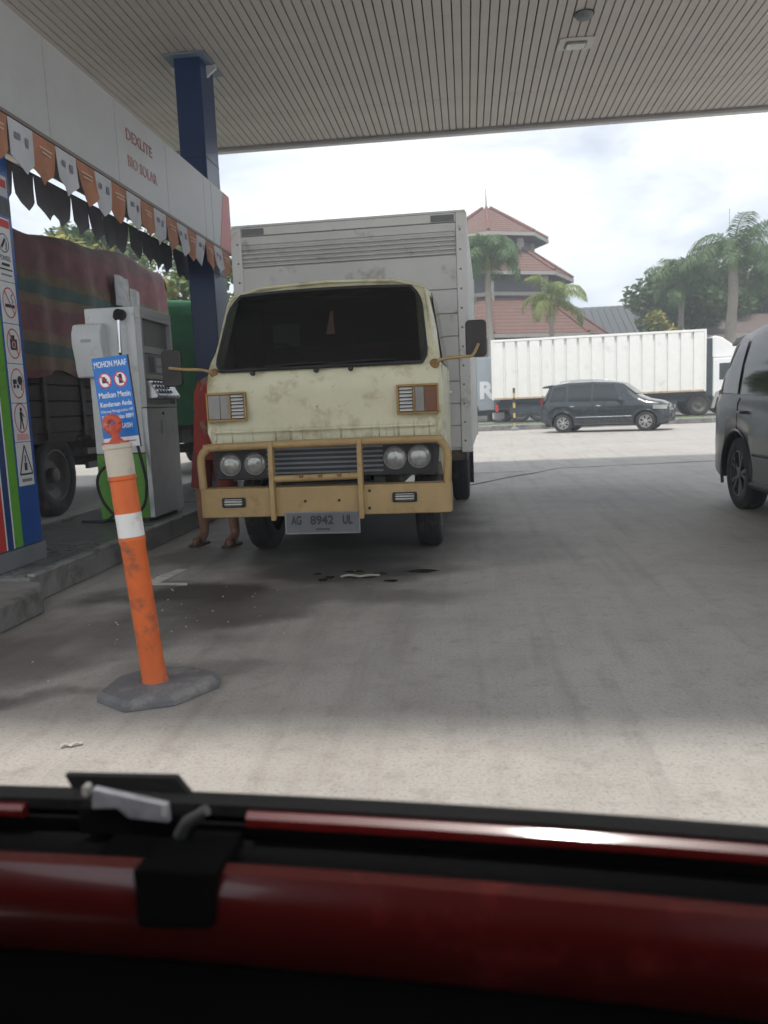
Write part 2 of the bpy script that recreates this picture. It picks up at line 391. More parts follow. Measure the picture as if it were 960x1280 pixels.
def disc_on(y, zz, r, m, parent, d=.0108, n=14):
    b = MB(); b.add([P3(y + r * math.cos(2 * PI * k / n), zz + r * math.sin(2 * PI * k / n), d) for k in range(n)], [tuple(range(n))]); return b.build('symbol', m, parent)
ym, hw = 5.035, .088
zs = [2.02, 1.755, 1.50, 1.245, .99, .70]
for k, zz in enumerate(zs):
    top = (zs[k - 1] - .005) if k else 2.42
    pn = face('notice', ym - hw, ym + hw, zz, top, NOTICE, .009)
    zc = (zz + top) / 2
    if k == 0:
        b = MB(); b.box(.155 + .0092, ym - hw + .004 - cy, 2.36 - .18, .155 + .0098, ym + hw - .004 - cy, 2.41 - .18); b.build('red_header', RED, pn)
        ring_on('symbol_ring', ym, 2.26, .06, .06, .007, INK, parent=pn); bar_on('symbol', ym - .03, 2.23, ym + .02, 2.29, .02, INK, parent=pn); bar_on('symbol', ym + .02, 2.22, ym + .03, 2.27, .012, INK, parent=pn)
        text_mesh('PONSEL', .045, INK, pn, P3(ym, 2.165, .0102), (PI / 2, 0, PI / 2), depth=.0004, width=.13)
        bar_on('small_print', ym - .045, 2.125, ym + .045, 2.125, .018, INK, parent=pn)
        bar_on('small_print', ym - .07, 2.095, ym + .07, 2.095, .01, INK, parent=pn); bar_on('small_print', ym - .06, 2.06, ym + .06, 2.06, .012, GREYPL, parent=pn)
    elif k in (1, 2, 3, 4):
        cz = zc + (.03 if k == 4 else 0)
        ring_on('symbol_ring', ym, cz, .078, .098, .008, RED, parent=pn)
        if k == 1:
            bar_on('symbol', ym - .055, cz - .02, ym + .055, cz - .02, .022, INK, parent=pn)
            for q in range(5): bar_on('symbol', ym + .03 + .012 * math.sin(q * 1.5), cz + q * .012, ym + .03 + .012 * math.sin((q + 1) * 1.5), cz + (q + 1) * .012, .007, INK, parent=pn)
            bar_on('slash', ym - .05, cz + .075, ym + .05, cz - .075, .009, RED, d=.0118, parent=pn)
        elif k == 2:
            bar_on('symbol', ym - .04, cz - .005, ym + .04, cz - .005, .07, INK, parent=pn); bar_on('symbol', ym - .02, cz + .04, ym + .015, cz + .04, .03, INK, parent=pn)
            ring_on('symbol_ring', ym, cz - .005, .022, .022, .006, NOTICE, d=.0118, parent=pn)
            bar_on('slash', ym - .05, cz + .075, ym + .05, cz - .075, .009, RED, d=.0122, parent=pn)
        elif k == 3:
            bar_on('symbol', ym - .055, cz + .01, ym - .01, cz + .01, .03, INK, parent=pn); disc_on(ym + .03, cz + .02, .03, INK, pn)
            disc_on(ym - .04, cz - .02, .014, INK, pn); disc_on(ym, cz - .02, .014, INK, pn); bar_on('symbol', ym + .04, cz - .045, ym + .05, cz, .014, RED, parent=pn)
        else:
            disc_on(ym + .005, cz + .055, .014, INK, pn); bar_on('symbol', ym, cz + .04, ym + .005, cz - .02, .03, INK, parent=pn)
            bar_on('symbol', ym - .005, cz - .02, ym - .02, cz - .075, .013, INK, parent=pn); bar_on('symbol', ym + .01, cz - .02, ym + .022, cz - .075, .013, INK, parent=pn); bar_on('symbol', ym + .01, cz + .035, ym + .04, cz + .005, .01, INK, parent=pn)
            bar_on('pink_band', ym - .07, zz + .03, ym + .07, zz + .03, .04, mat('pink_band', (.6, .33, .32), .5), parent=pn)
    else:
        t0, t1, t2 = (ym - .075, .775), (ym + .075, .775), (ym, .965)
        for p, q in ((t0, t1), (t1, t2), (t2, t0)): bar_on('symbol', *p, *q, .012, INK, parent=pn)
        bar_on('symbol', ym, .80, ym, .85, .034, INK, parent=pn); bar_on('symbol', ym, .855, ym, .9, .014, INK, parent=pn)
        bar_on('small_print', ym - .06, .735, ym + .06, .735, .02, GREYPL, parent=pn)
nb = face('emblem_patch', 4.97, 5.14, 2.56, 2.69, mat('patch_grey', (.45, .47, .5), .5), .007); bar_on('patch_band', 4.98, 2.64, 5.13, 2.64, .05, RED, d=.0075, parent=nb)
nb2 = face('dark_patch', 4.97, 5.16, 2.44, 2.55, mat('patch_dark', (.05, .06, .07), .5, var=.5, vs_=20), .006)

# ---------------------------------------------------------------- overhead sign band
BAND = mat('band_white', (.48, .49, .495), .42, var=.05, dirt=((.45, .45, .44), .15, 1.5))
bd = empty('overhead_sign_band', (-3.1, 6.6, 3.1), 0, 'long white overhead sign band lettered DEXLITE and BIO SOLAR', 'sign')
y = 3.4
while y < 9.4:
    y1 = min(y + 1.15, 9.42)
    b = MB(); b.box(.19, y - 6.6, 0, .22, y1 - .006 - 6.6, .68); b.build('panel', BAND, bd, bevel=.002)
    b = MB(); b.box(-.25, y - 6.6, 0, -.22, y1 - .006 - 6.6, .68); b.build('panel', BAND, bd, bevel=.002)
    y = y1
PINK = mat('band_red', (.55, .16, .15), .42, var=.1)
b = MB(); b.prism([(9.424 - 6.6, 0), (10.1 - 6.6, 0), (10.13 - 6.6, .1), (10.13 - 6.6, .68), (9.424 - 6.6, .68)], 'x', .19, .22); b.build('panel', BAND, bd)
b = MB(); b.prism([(9.66 - 6.6, .004), (10.096 - 6.6, .004), (10.126 - 6.6, .1), (10.126 - 6.6, .676), (9.9 - 6.6, .676)], 'x', .2205, .223); b.build('red_corner', PINK, bd)
b = MB(); b.box(-.22, 3.4 - 6.6, .002, .19, 10.1 - 6.6, .03); b.build('underside', mat('band_under', (.3, .31, .32), .6), bd)
b = MB(); b.box(-.25, 10.13 - 6.6, 0, .22, 10.15 - 6.6, .68); b.build('end_panel', PINK, bd)
b = MB(); b.box(.185, 3.4 - 6.6, -.035, .225, 10.1 - 6.6, -.001); b.build('lower_rail', mat('rail_brown', (.2, .16, .14), .5), bd)
LET = mat('letter_maroon', (.34, .14, .14), .5, var=0)
for t_, yy, zz, wd in (('DEXLITE', 7.34, .46, .58), ('BIO SOLAR', 7.38, .235, .66)):
    text_mesh(t_, .135, LET if t_ == 'DEXLITE' else mat('letter_faded', (.45, .25, .25), .5, var=0), bd, (.2225, yy - 6.6, zz), (PI / 2, 0, PI / 2), bold=.0012, depth=.002, width=wd)

# bunting
ORANGE = mat('pennant_orange', (.42, .19, .11), .75, var=.2, vs_=5)
PWHITE = mat('pennant_white', (.56, .57, .6), .75, var=.08, vs_=5)
PBACK = mat('pennant_shaded', (.32, .33, .37), .8, var=.1)  # shade of the unlit back row put into the colour
PRINT = mat('pennant_print', (.2, .21, .27), .7, var=0); PRINTO = mat('pennant_print_pale', (.66, .52, .44), .7, var=0)
def pennant_mesh(seed, L=.32, w=.30):
    rr = random.Random(seed); b = MB(); rows = 7; cols = 5; t = rr.uniform(-.03, .03)
    def pt(i, j, off):
        u = (i / (cols - 1) - .5); vv = j / (rows - 1)
        wd = w * (1 - .06 * vv)
        tip = L * .70 + (L * .30) * (1 - abs(u) * 2)
        zz = -vv * tip
        xo = .014 * math.sin(u * 7 + seed) * vv + .02 * math.sin(seed * 1.7) * vv * vv + off
        return (xo, u * wd + t * vv, zz)
    for off in (0, .003):
        gr = [[pt(i, j, off) for i in range(cols)] for j in range(rows)]
        b.loft(gr, cap=False, closed=False)
    return b.mesh('pennant')
def bunting(xx, label, back):
    s_ = empty('pennant_bunting', (xx, 7.3, 3.05), 0, label, 'bunting', 'bunting under the sign band')
    b = MB(); b.tube([(0, 4.4 - 7.3, .012), (0, 7.3 - 7.3, .008), (0, 10.05 - 7.3, .012)], .006, 6); b.build('cord', BLACK, s_)
    k = 0; yy = 4.66
    while yy < 10.0:
        me = pennant_mesh(k + (40 if back else 0))
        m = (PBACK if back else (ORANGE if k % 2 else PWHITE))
        p = obj('pennant', me, m, s_, smooth=60, loc=(0, yy - 7.3, .01))
        if not back:
            bars = [(-.09, -.12, -.03, -.08), (.035, -.14, .08, -.08)] if k % 2 == 0 else [(-.09, -.085, .09, -.075), (-.06, -.115, .08, -.105)]
            for y0, z0, y1, z1 in bars:
                q = MB(); q.box(.008, y0, z0, .0085, y1, z1)
                q.v = [(x_ + .014 * math.sin(y_ / .285 * 7 + k) * (-z_ / .3) + .02 * math.sin(k * 1.7) * (z_ / .3) ** 2 + .002, y_, z_) for x_, y_, z_ in q.v]
                q.build('print', PRINT if k % 2 == 0 else PRINTO, p)
        yy += .302; k += 1
bunting(-2.865, 'row of orange and white pennants hanging along the overhead sign band', False)
bunting(-3.37, 'row of dark shaded pennants behind the orange and white ones', True)

# ================================================================ FUEL DISPENSER
DISPW = mat('pump_white', (.74, .76, .76), .38, var=.06, dirt=((.4, .4, .37), .15, 4))
dp = empty('fuel_dispenser', (-3.075, 7.27, .18), 0, 'tall white and grey fuel dispenser with lime green foot and black hose', 'fuel pump')
HX, HY = .255, .37
b = MB(); b.box(-HX, -HY, .62, HX - .05, HY, 1.9); b.build('cabinet', DISPW, dp, bevel=.012)
b = MB(); b.box(-HX, -HY, .03, HX - .05, HY, .615); b.build('green_foot', LIME, dp, bevel=.01)
b = MB(); b.box(-HX + .02, -HY + .02, 0, HX - .07, HY - .02, .03); b.build('base', BLACK, dp)
GREYC = mat('pump_grey', (.42, .43, .43), .4, .3, var=.08)
b = MB()
for y0, y1, z0, z1 in ((-HY, HY, 1.80, 1.9), (-HY, -HY + .04, 1.02, 1.8), (HY - .04, HY, 1.02, 1.8), (-HY + .04, HY - .04, 1.50, 1.56), (-HY + .04, HY - .04, 1.27, 1.31), (-HY + .04, HY - .04, 1.02, 1.05)):
    b.box(HX - .05, y0, z0, HX, y1, z1)
b.build('side_frame', GREYC, dp, bevel=.004)
b = MB(); b.box(HX - .05, -HY + .04, 1.56, HX - .043, HY - .04, 1.8); b.build('recess_back', mat('recess_grey', (.2, .2, .2), .5), dp)
b = MB(); b.box(HX - .05, -HY + .04, 1.31, HX - .012, HY - .04, 1.5); dsp = b.build('display_panel', mat('display_grey', (.22, .23, .24), .35), dp, bevel=.003)
for y0, y1, z0, z1 in ((-.22, -.1, 1.335, 1.475), (-.05, .1, 1.40, 1.47), (-.05, .1, 1.335, 1.385), (.15, .27, 1.335, 1.475)):
    q = MB(); q.box(HX - .013, y0, z0, HX - .008, y1, z1); q.build('display', mat('lcd', (.07, .09, .12), .15, var=.1) if y0 == -.22 or y0 == .15 else mat('label_pale', (.5, .52, .55), .4), dsp)
b = MB(); b.prism([(HX - .05, 1.27), (HX + .005, 1.26), (HX + .09, 1.12), (HX + .08, 1.10), (HX - .01, 1.09), (HX - .05, 1.1)], 'y', -HY + .06, HY - .12); tr = b.build('keypad_tray', mat('tray_silver', (.55, .56, .58), .28, .6, var=.1), dp, bevel=.02)
for i in range(5):
    for j in range(3):
        q = MB(); t = .02 + j * .042
        x_ = HX + .005 + (t / .15) * .085; z_ = 1.262 - (t / .15) * .14
        q.box(-.013, -.012, -.004, .013, .012, .006); q.build('key', INK, tr, loc=(x_ + .012, -.24 + i * .07, z_ - .006), rot=(0, R(58), 0))
b = MB(); b.box(HX - .05, -HY, .035, HX - .004, HY, 1.015); dr = b.build('steel_door', STEEL, dp, bevel=.004)
q = MB(); q.box(HX - .004, -.05, .78, HX + .001, .06, .90); q.build('lock_plate', GREYC, dr, bevel=.002)
q = MB(); q.lathe([(.012, HX - .004), (.012, HX + .004)], (0, 0.0, .965), 'x', 12); q.build('lock', BLACK, dr)
b = MB(); b.box(HX, -HY + .1, 1.835, HX + .003, HY - .1, 1.865); b.build('brand_strip', mat('strip_pale', (.42, .43, .43), .4), dp)
# white rounded nozzle hood on the end facing the lane entry
pr_ = [(-HY, 1.30), (-HY - .07, 1.30), (-HY - .09, 1.36)] + [(-HY - .10, 1.45), (-HY - .135, 1.58), (-HY - .13, 1.68), (-HY - .09, 1.755), (-HY, 1.77)]
b = MB(); b.prism(pr_, 'x', -.33, -.06); hd = b.build('nozzle_hood', DISPW, dp, bevel=.015)
q = MB(); q.box(-.24, -HY - .142, 1.60, -.15, -HY - .134, 1.625); q.build('slot', GREYC, hd, bevel=.003)
b = MB(); b.tube([(.085, -HY - .0, 1.83), (.085, -HY - .05, 1.83), (.088, -HY - .075, 1.80), (.088, -HY - .075, 1.78)], [.05, .05, .045, .03], 12); b.build('swivel', BLACK, dp, smooth=40)
b = MB(); b.tube([(.088, -HY - .075, 1.79), (.083, -HY - .08, 1.5)], .016, 10); b.build('breakaway', CHROME, dp, smooth=50)
b = MB(); b.tube([(-.3, -HY, .78), (-.33, -HY - .08, .78), (-.36, -HY - .11, .77)], .022, 8); b.build('nozzle', BLACK, dp, smooth=50)
hp = [(.083, 1.5), (.10, 1.32), (.13, 1.0), (.17, .7), (.225, .42), (.23, .3), (.19, .16), (.1, .07), (-.02, .05), (-.12, .1), (-.2, .24), (-.215, .40), (-.16, .5), (-.06, .52), (.02, .42), (.01, .27), (-.06, .12), (-.16, .03), (-.3, .02), (-.4, .025)]
def smooth_path(pts, k=4):
    out = []
    for i in range(len(pts) - 1):
        p0, p1, p2, p3 = [Vector(pts[max(0, min(len(pts) - 1, i + d))]) for d in (-1, 0, 1, 2)]
        for s_ in range(k):
            t = s_ / k
            out.append(.5 * ((2 * p1) + (p2 - p0) * t + (2 * p0 - 5 * p1 + 4 * p2 - p3) * t * t + (3 * p1 - p0 - 3 * p2 + p3) * t ** 3))
    return out + [Vector(pts[-1])]
b = MB(); b.tube(smooth_path([(x_, -HY - .08 - .012 * (i % 3), z_) for i, (x_, z_) in enumerate(hp)]), .014, 8); b.build('hose', BLACK, dp, smooth=60)

# ================================================================ BOLLARD + NOTICE
BORANGE = mat('bollard_orange', (.62, .12, .02), .5, var=.12, vs_=7, bump=.06, dirt=((.2, .07, .035), .38, 9))
lean = math.atan2(-.072, .91)
bo = empty('orange_bollard', (-1.298, 3.04, 0), 0, 'leaning orange plastic bollard with white bands on a grey rubber base', 'bollard')
pts = [(-.2, -.12), (-.04, -.23), (.14, -.16), (.25, .04), (.23, .13), (.08, .21), (-.09, .2), (-.2, .08)]
b = MB(); b.loft([[(x_ * k, y_ * k, zz) for x_, y_ in pts] for k, zz in ((1, 0), (1.0, .026), (.93, .044), (.86, .047), (.2, .05))])
b.build('rubber_base', mat('base_rubber', (.16, .16, .165), .75, var=.2, vs_=9, bump=.4, bs=70, dirt=((.28, .26, .24), .35, 8)), bo, bevel=.006)
rot = (0, lean, 0)
b = MB(); b.lathe([(.056, .045), (.050, .06), (.048, .2), (.049, .62), (.053, .63), (.053, .645), (.05, .65)], n=24); b.build('tube', BORANGE, bo, smooth=40, rot=rot)
b = MB(); b.lathe([(.0515, .65), (.0515, .745)], n=24); b.build('white_band', mat('band_reflective', (.72, .71, .69), .45, var=.06, dirt=((.5, .45, .4), .25, 12)), bo, smooth=40, rot=rot)
b = MB(); b.lathe([(.051, .745), (.051, .875), (.056, .88), (.056, .892), (.053, .895)], n=24); b.build('upper_tube', BORANGE, bo, smooth=40, rot=rot)
CREAM = mat('cap_cream', (.52, .46, .37), .55, var=.15, dirt=((.35, .3, .25), .3, 10))
b = MB(); b.lathe([(.053, .895), (.054, .93), (.053, 1.0), (.058, 1.005), (.058, 1.02), (.0, 1.022)], n=24, cap=False); cp = b.build('cream_cap', CREAM, bo, smooth=40, rot=rot)
HOOKR = mat('hook_red', (.48, .07, .03), .55, var=.2, dirt=((.5, .42, .36), .2, 20))
b = MB(); b.lathe([(.03, 1.0225), (.03, 1.03), (.022, 1.04), (.016, 1.045), (.016, 1.06)], n=16); b.tube([(0, 0, 1.055), (-.004, 0, 1.075), (0, 0, 1.10)], [.016, .02, .02], 12)
# ring-shaped hook head
t0 = [(-.006 + .026 * math.cos(t * PI / 8), 0, 1.10 + .026 * math.sin(t * PI / 8)) for t in range(17)]
b.tube(t0, .015, 10, cap=False); hk = b.build('hook', HOOKR, bo, smooth=50, rot=rot)
b = MB(); b.prism(rrect(-.055, -.018, .05, .018, .012), 'z', 1.0225, 1.031); b.build('hook_flange', HOOKR, bo, rot=rot)
# notice board standing on the bollard
nt_ = empty('fuelling_notice', (-1.392, 3.125, 1.0), 0, 'blue and white notice reading Matikan Mesin above the orange bollard', 'sign')
nt_.rotation_euler = (0, lean * .9, 0)
W2, H2 = .075, .365
b = MB(); b.box(-W2, -.003, 0, W2, .003, H2); brd = b.build('board', SIGNW, nt_, bevel=.0015)
b = MB(); b.box(-W2 + .0005, -.0042, .042, W2 - .0005, -.0033, H2 - .0005); b.build('blue_print', SIGNBLUE, brd)
b = MB(); b.box(W2, -.004, -.004, W2 + .003, .004, H2); b.build('edge', INK, brd)
PALE = mat('print_white', (.78, .8, .84), .5, var=0)
for t_, zz, wd, sz in (('MOHON MAAF', .335, .135, .034), ('Matikan Mesin', .213, .132, .032), ('Kendaraan Anda', .176, .132, .027), ('Dilarang Menggunakan HP', .149, .134, .016), ('Saat Pengisian BBM', .124, .132, .024), ('TERIMA KASIH', .086, .112, .028)):
    text_mesh(t_, sz, PALE, brd, (0, -.0048, zz), (PI / 2, 0, 0), bold=.0004 if sz > .02 else 0, depth=.0003, width=wd)
b = MB(); b.box(.008, -.0044, .022, .062, -.0034, .026); b.build('small_print', GREYPL, brd)
def disc(name, cx, cz, ro, ri, yy, m, n=24):
    b = MB()
    if ri: b.add([(cx + r_ * math.cos(2 * PI * k / n), yy, cz + r_ * 1.15 * math.sin(2 * PI * k / n)) for r_ in (ro, ri) for k in range(n)], [(k, (k + 1) % n, n + (k + 1) % n, n + k) for k in range(n)])
    else: b.add([(cx + ro * math.cos(2 * PI * k / n), yy, cz + ro * 1.15 * math.sin(2 * PI * k / n)) for k in range(n)], [tuple(range(n))])
    return b.build(name, m, brd)
for cx in (-.031, .034):
    disc('sign_disc', cx, .272, .027, 0, -.0046, PALE); disc('sign_ring', cx, .272, .027, .0225, -.0050, mat('ring_red', (.62, .04, .04), .5, var=0))
    b = MB()
    if cx < 0: b.box(cx - .012, -.0049, .262, cx + .008, -.0048, .28); b.box(cx + .008, -.0049, .262, cx + .014, -.0048, .268); b.box(cx - .008, -.0049, .28, cx + .002, -.0048, .287)
    else: b.box(cx - .007, -.0049, .255, cx + .008, -.0048, .292)
    b.build('symbol', INK, brd)
    b = MB(); b.prism([(cx - .019, .29), (cx - .016, .294), (cx + .019, .254), (cx + .016, .25)], 'y', -.0053, -.0051); b.build('slash', RED, brd)

# ================================================================ WHEELS
RIMD = mat('dusty_steel_rim', (.11, .105, .1), .6, .2, var=.3, dirt=((.18, .15, .12), .4, 6))
def wheel(parent, c, r, w, ax, side, style='steel', rimm=None, n=32):
    """tyre + rim; side = +1/-1 outward direction along ax"""
    ai = 'xyz'.index(ax)
    def prof(rs): return [(q, side * h) for q, h in rs]
    b = MB(); tp = [(r * .62, -w * .5), (r * .9, -w * .5), (r * .97, -w * .44), (r, -w * .34), (r, -w * .2), (r * .985, -w * .19), (r * .985, -w * .17), (r, -w * .16), (r, -.01), (r * .985, -.008), (r * .985, .008), (r, .01), (r, w * .16), (r * .985, w * .17), (r * .985, w * .19), (r, w * .2), (r, w * .34), (r * .97, w * .44), (r * .9, w * .5), (r * .66, w * .5), (r * .62, w * .42), (r * .62, -w * .4)]
    b.lathe(prof(tp), c, ax, n, cap=False); t = b.build('wheel', TYRE, parent, smooth=50)
    b = MB(); rm = r * .64
    if style == 'steel':
        b.lathe(prof([(rm, w * .4), (rm, w * .46), (rm * .93, w * .46), (rm * .88, w * .3), (rm * .6, w * .12), (rm * .5, w * .16), (rm * .3, w * .16), (rm * .28, w * .42), (rm * .22, w * .46), (0.001, w * .46)]), c, ax, 24, cap=False)
    else:
        b.lathe(prof([(rm, -w * .3), (rm, w * .47), (rm * .93, w * .47), (rm * .9, w * .2), (rm * .9, -w * .2)]), c, ax, 28, cap=False)
        b.lathe(prof([(rm * .26, w * .1), (rm * .26, w * .4), (rm * .18, w * .43), (0.001, w * .43)]), c, ax, 16, cap=False)
        nsp = 5 if style == 'alloy5' else 6
        for k in range(nsp):
            for dd in (-.13, .13):
                a_ = 2 * PI * k / nsp + .3; 
                def P(rad, ang, h):
                    u, v_ = rad * math.cos(ang), rad * math.sin(ang)
                    q = {'x': (side * h, u, v_), 'y': (v_, side * h, u)}[ax]
                    return (c[0] + q[0], c[1] + q[1], c[2] + q[2])
                a1 = a_ + dd * .9; a2 = a_ + dd * 1.5
                hw = .1
                ring0 = [P(rm * .22, a1 - hw * 2, w * .30), P(rm * .22, a1 + hw * 2, w * .30), P(rm * .22, a1 + hw * 2, w * .40), P(rm * .22, a1 - hw * 2, w * .40)]
                ring1 = [P(rm * .93, a2 - hw, w * .30), P(rm * .93, a2 + hw, w * .30), P(rm * .93, a2 + hw, w * .44), P(rm * .93, a2 - hw, w * .44)]
                b.loft([ring0, ring1])
    b.build('rim', rimm or RIMD, t, smooth=40)
    if style != 'steel':
        b = MB(); b.lathe(prof([(rm * .9, -w * .1), (0.001, -w * .1)]), c, ax, 24, cap=False); b.build('brake_backing', BLACK, t)
    return t

# ================================================================ YELLOW BOX TRUCK
def yellow_paint():
    m = mat('truck_cream_paint', (.66, .63, .44), .38, var=.08, vs_=2.5, bump=.05, bs=6, coat=.1, dirt=((.40, .34, .19), .4, 3.5))
    nt = m.node_tree; b = nt.nodes['Principled BSDF']; L = nt.links
    prev = b.inputs['Base Color'].links[0].from_socket
    t = nt.nodes.new('ShaderNodeTexCoord')
    # chipped paint and rust runs
    mp_ = nt.nodes.new('ShaderNodeMapping'); mp_.inputs['Scale'].default_value = (1.2, 1, 1.0); L.new(t.outputs['Object'], mp_.inputs[0])
    n1 = nt.nodes.new('ShaderNodeTexNoise'); n1.inputs['Scale'].default_value = 16; n1.inputs['Detail'].default_value = 8; n1.inputs['Roughness'].default_value = .75; L.new(mp_.outputs[0], n1.inputs['Vector'])
    r1 = nt.nodes.new('ShaderNodeValToRGB'); r1.color_ramp.elements[0].position = .635; r1.color_ramp.elements[1].position = .665; L.new(n1.outputs[0], r1.inputs[0])
    mx = nt.nodes.new('ShaderNodeMix'); mx.data_type = 'RGBA'; L.new(r1.outputs[0], mx.inputs['Factor']); L.new(prev, mx.inputs['A']); mx.inputs['B'].default_value = (.26, .2, .13, 1)
    mp2 = nt.nodes.new('ShaderNodeMapping'); mp2.inputs['Scale'].default_value = (26, 1, 1.6); L.new(t.outputs['Object'], mp2.inputs[0])
    n2 = nt.nodes.new('ShaderNodeTexNoise'); n2.inputs['Scale'].default_value = 1.4; n2.inputs['Detail'].default_value = 4; L.new(mp2.outputs[0], n2.inputs['Vector'])
    r2_ = nt.nodes.new('ShaderNodeValToRGB'); r2_.color_ramp.elements[0].position = .55; r2_.color_ramp.elements[1].position = .7; L.new(n2.outputs[0], r2_.inputs[0])
    sx = nt.nodes.new('ShaderNodeSeparateXYZ'); L.new(t.outputs['Object'], sx.inputs[0])
    zr = nt.nodes.new('ShaderNodeMapRange'); zr.inputs['From Min'].default_value = 1.04; zr.inputs['From Max'].default_value = .9; L.new(sx.outputs['Z'], zr.inputs[0])
    mm = nt.nodes.new('ShaderNodeMath'); mm.operation = 'MULTIPLY'; L.new(zr.outputs[0], mm.inputs[0]); L.new(r2_.outputs[0], mm.inputs[1])
    mx2 = nt.nodes.new('ShaderNodeMix'); mx2.data_type = 'RGBA'; L.new(mm.outputs[0], mx2.inputs['Factor']); L.new(mx.outputs['Result'], mx2.inputs['A']); mx2.inputs['B'].default_value = (.2, .1, .045, 1)
    L.new(mx2.outputs['Result'], b.inputs['Base Color'])
    return m
YEL = yellow_paint()
OCHRE = mat('bumper_ochre', (.40, .27, .115), .48, var=.12, vs_=5, bump=.08, bs=25, dirt=((.3, .18, .07), .25, 9))
BOXM = mat('box_aluminium', (.60, .595, .57), .45, .08, var=.08, vs_=2, dirt=((.3, .28, .25), .2, 3))
BOXP = mat('box_post', (.66, .655, .63), .42, .08, var=.06, vs_=3, dirt=((.3, .28, .25), .15, 5))
tk = empty('yellow_box_truck', (-1.02, 5.45, 0), R(-1.4), 'old pale yellow box truck with ochre bull bar facing the camera', 'truck')
# cab shell: rings run from front to back (y), each ring an outline in x/z
def cab_ring(y, zb, wb, zbelt, wbelt, zt, wt, crown=.05):
    half = [(wb * .6, zb), (wb - .02, zb), (wb, zb + .03), (wbelt + .012, zbelt - .18), (wbelt, zbelt), (wbelt * .5 + wt * .5 + .012, (zbelt + zt) * .5), (wt, zt - .06), (wt - .025, zt - .022), (wt - .09, zt), (wt * .4, zt + crown)]
    pts = [(x_, y, zz) for x_, zz in half] + [(-x_, y, zz) for x_, zz in reversed(half)]
    return pts
rings = [cab_ring(.155, .90, .76, 1.05, .79, 1.10, .74, 0), cab_ring(.13, .90, .79, 1.10, .805, 1.22, .775, 0),
         cab_ring(.13, .90, .81, 1.16, .825, 1.36, .79, .004), cab_ring(.16, .88, .825, 1.24, .835, 1.405, .80, .006), cab_ring(.21, .84, .83, 1.38, .835, 1.50, .79, .012)]
for k in range(1, 6):
    f = k / 5; rings.append(cab_ring(.21 + .29 * f, .74 - .1 * f, .835, 1.40, .835, 1.50 + .46 * f, .79 - .045 * f, .012 + .03 * f))
rings += [cab_ring(.58, .6, .835, 1.40, .835, 2.005, .745, .05), cab_ring(.9, .6, .835, 1.40, .835, 2.03, .745, .055), cab_ring(1.3, .6, .835, 1.40, .835, 2.02, .745, .05), cab_ring(1.36, .62, .82, 1.40, .82, 1.98, .72, .03)]
b = MB(); b.loft(rings)
kill = {i * 20 + j for i in range(3, 9) for j in (8, 9, 10)}     # windscreen opening
b.m = [m_ for k_, m_ in enumerate(b.m) if k_ not in kill]; b.f = [f_ for k_, f_ in enumerate(b.f) if k_ not in kill]
cab = b.build('cab', YEL, tk, smooth=38)
TRIM = mat('cab_trim', (.035, .033, .032), .8, var=.2); SEAT = mat('seat_cover', (.12, .03, .035), .8, var=.4, vs_=9)
b = MB()
for bx_ in ((-.74, .55, .9, -.72, 1.34, 1.93), (.72, .55, .9, .74, 1.34, 1.93), (-.72, 1.30, .9, .72, 1.34, 1.95), (-.72, .6, 1.93, .72, 1.34, 1.95), (-.74, .2, .88, .74, 1.34, .9)): b.box(*bx_)
b.build('cabin_shade_liner', TRIM, tk)  # dark liner added so the cabin interior looks unlit
b = MB(); b.prism([(.19, 1.36), (.26, 1.40), (.46, 1.40), (.52, 1.34), (.50, 1.1), (.3, 1.1)], 'x', -.76, .76); dsh = b.build('dashboard', TRIM, tk, bevel=.02)
for x0, x1, m_ in ((-.66, -.06, SEAT), (.02, .66, SEAT)):
    b = MB(); b.prism([(.78, 1.02), (1.18, .98), (1.26, 1.62), (1.18, 1.66), (1.08, 1.16), (.78, 1.16)], 'x', x0, x1); b.build('seat', m_, tk, bevel=.04)
b = MB(); cw = [(-.38 + .19 * math.cos(t_ * PI / 10), .52 - .07 * math.sin(t_ * PI / 10), 1.44 + .17 * math.sin(t_ * PI / 10)) for t_ in range(21)]
b.tube(cw, .013, 8, cap=False); b.tube([(-.56, .52, 1.44), (-.2, .52, 1.44)], .012, 6); b.build('steering_wheel', BLACK, tk, smooth=60)
for x_, w_, c_ in ((-.02, .10, (.25, .12, .13)), (.14, .16, (.3, .06, .08)), (.40, .2, (.12, .1, .1))):
    b = MB(); b.box(x_, .34, 1.405, x_ + w_, .44, 1.45); b.build('dash_clutter', mat('clutter', c_, .7, var=.2), dsh, bevel=.01)
b = MB(); b.box(-.62, 1.292, 1.50, -.40, 1.298, 1.84); b.build('rear_light_patch', mat('rear_light_patch', (.30, .31, .31), .4), tk)  # opaque pale patch, paints the patch of light behind the windscreen
# windscreen: curved pane set proud of the raked front
def ws_pt(u, f, off):   # u -1..1 across, f 0..1 bottom to top
    w_ = .755 - .065 * f
    y_ = .172 + .325 * f - off + .004 * u * u
    z_ = 1.415 + .55 * f + .01 * f * (1 - u * u) * 2
    return (u * w_, y_, z_)
def sheet(fn, nu, nv, th):
    b = MB(); 
    a_ = [[fn(i, j, 0) for i in range(nu)] for j in range(nv)]; c_ = [[fn(i, j, th) for i in range(nu)] for j in range(nv)]
    b.loft(a_, False, False); b.loft(c_, False, False)
    for j in range(nv - 1): b.quad(a_[j][0], a_[j + 1][0], c_[j + 1][0], c_[j][0]); b.quad(a_[j][-1], a_[j + 1][-1], c_[j + 1][-1], c_[j][-1])
    for i in range(nu - 1): b.quad(a_[0][i], a_[0][i + 1], c_[0][i + 1], c_[0][i]); b.quad(a_[-1][i], a_[-1][i + 1], c_[-1][i + 1], c_[-1][i])
    return b
NU = 17
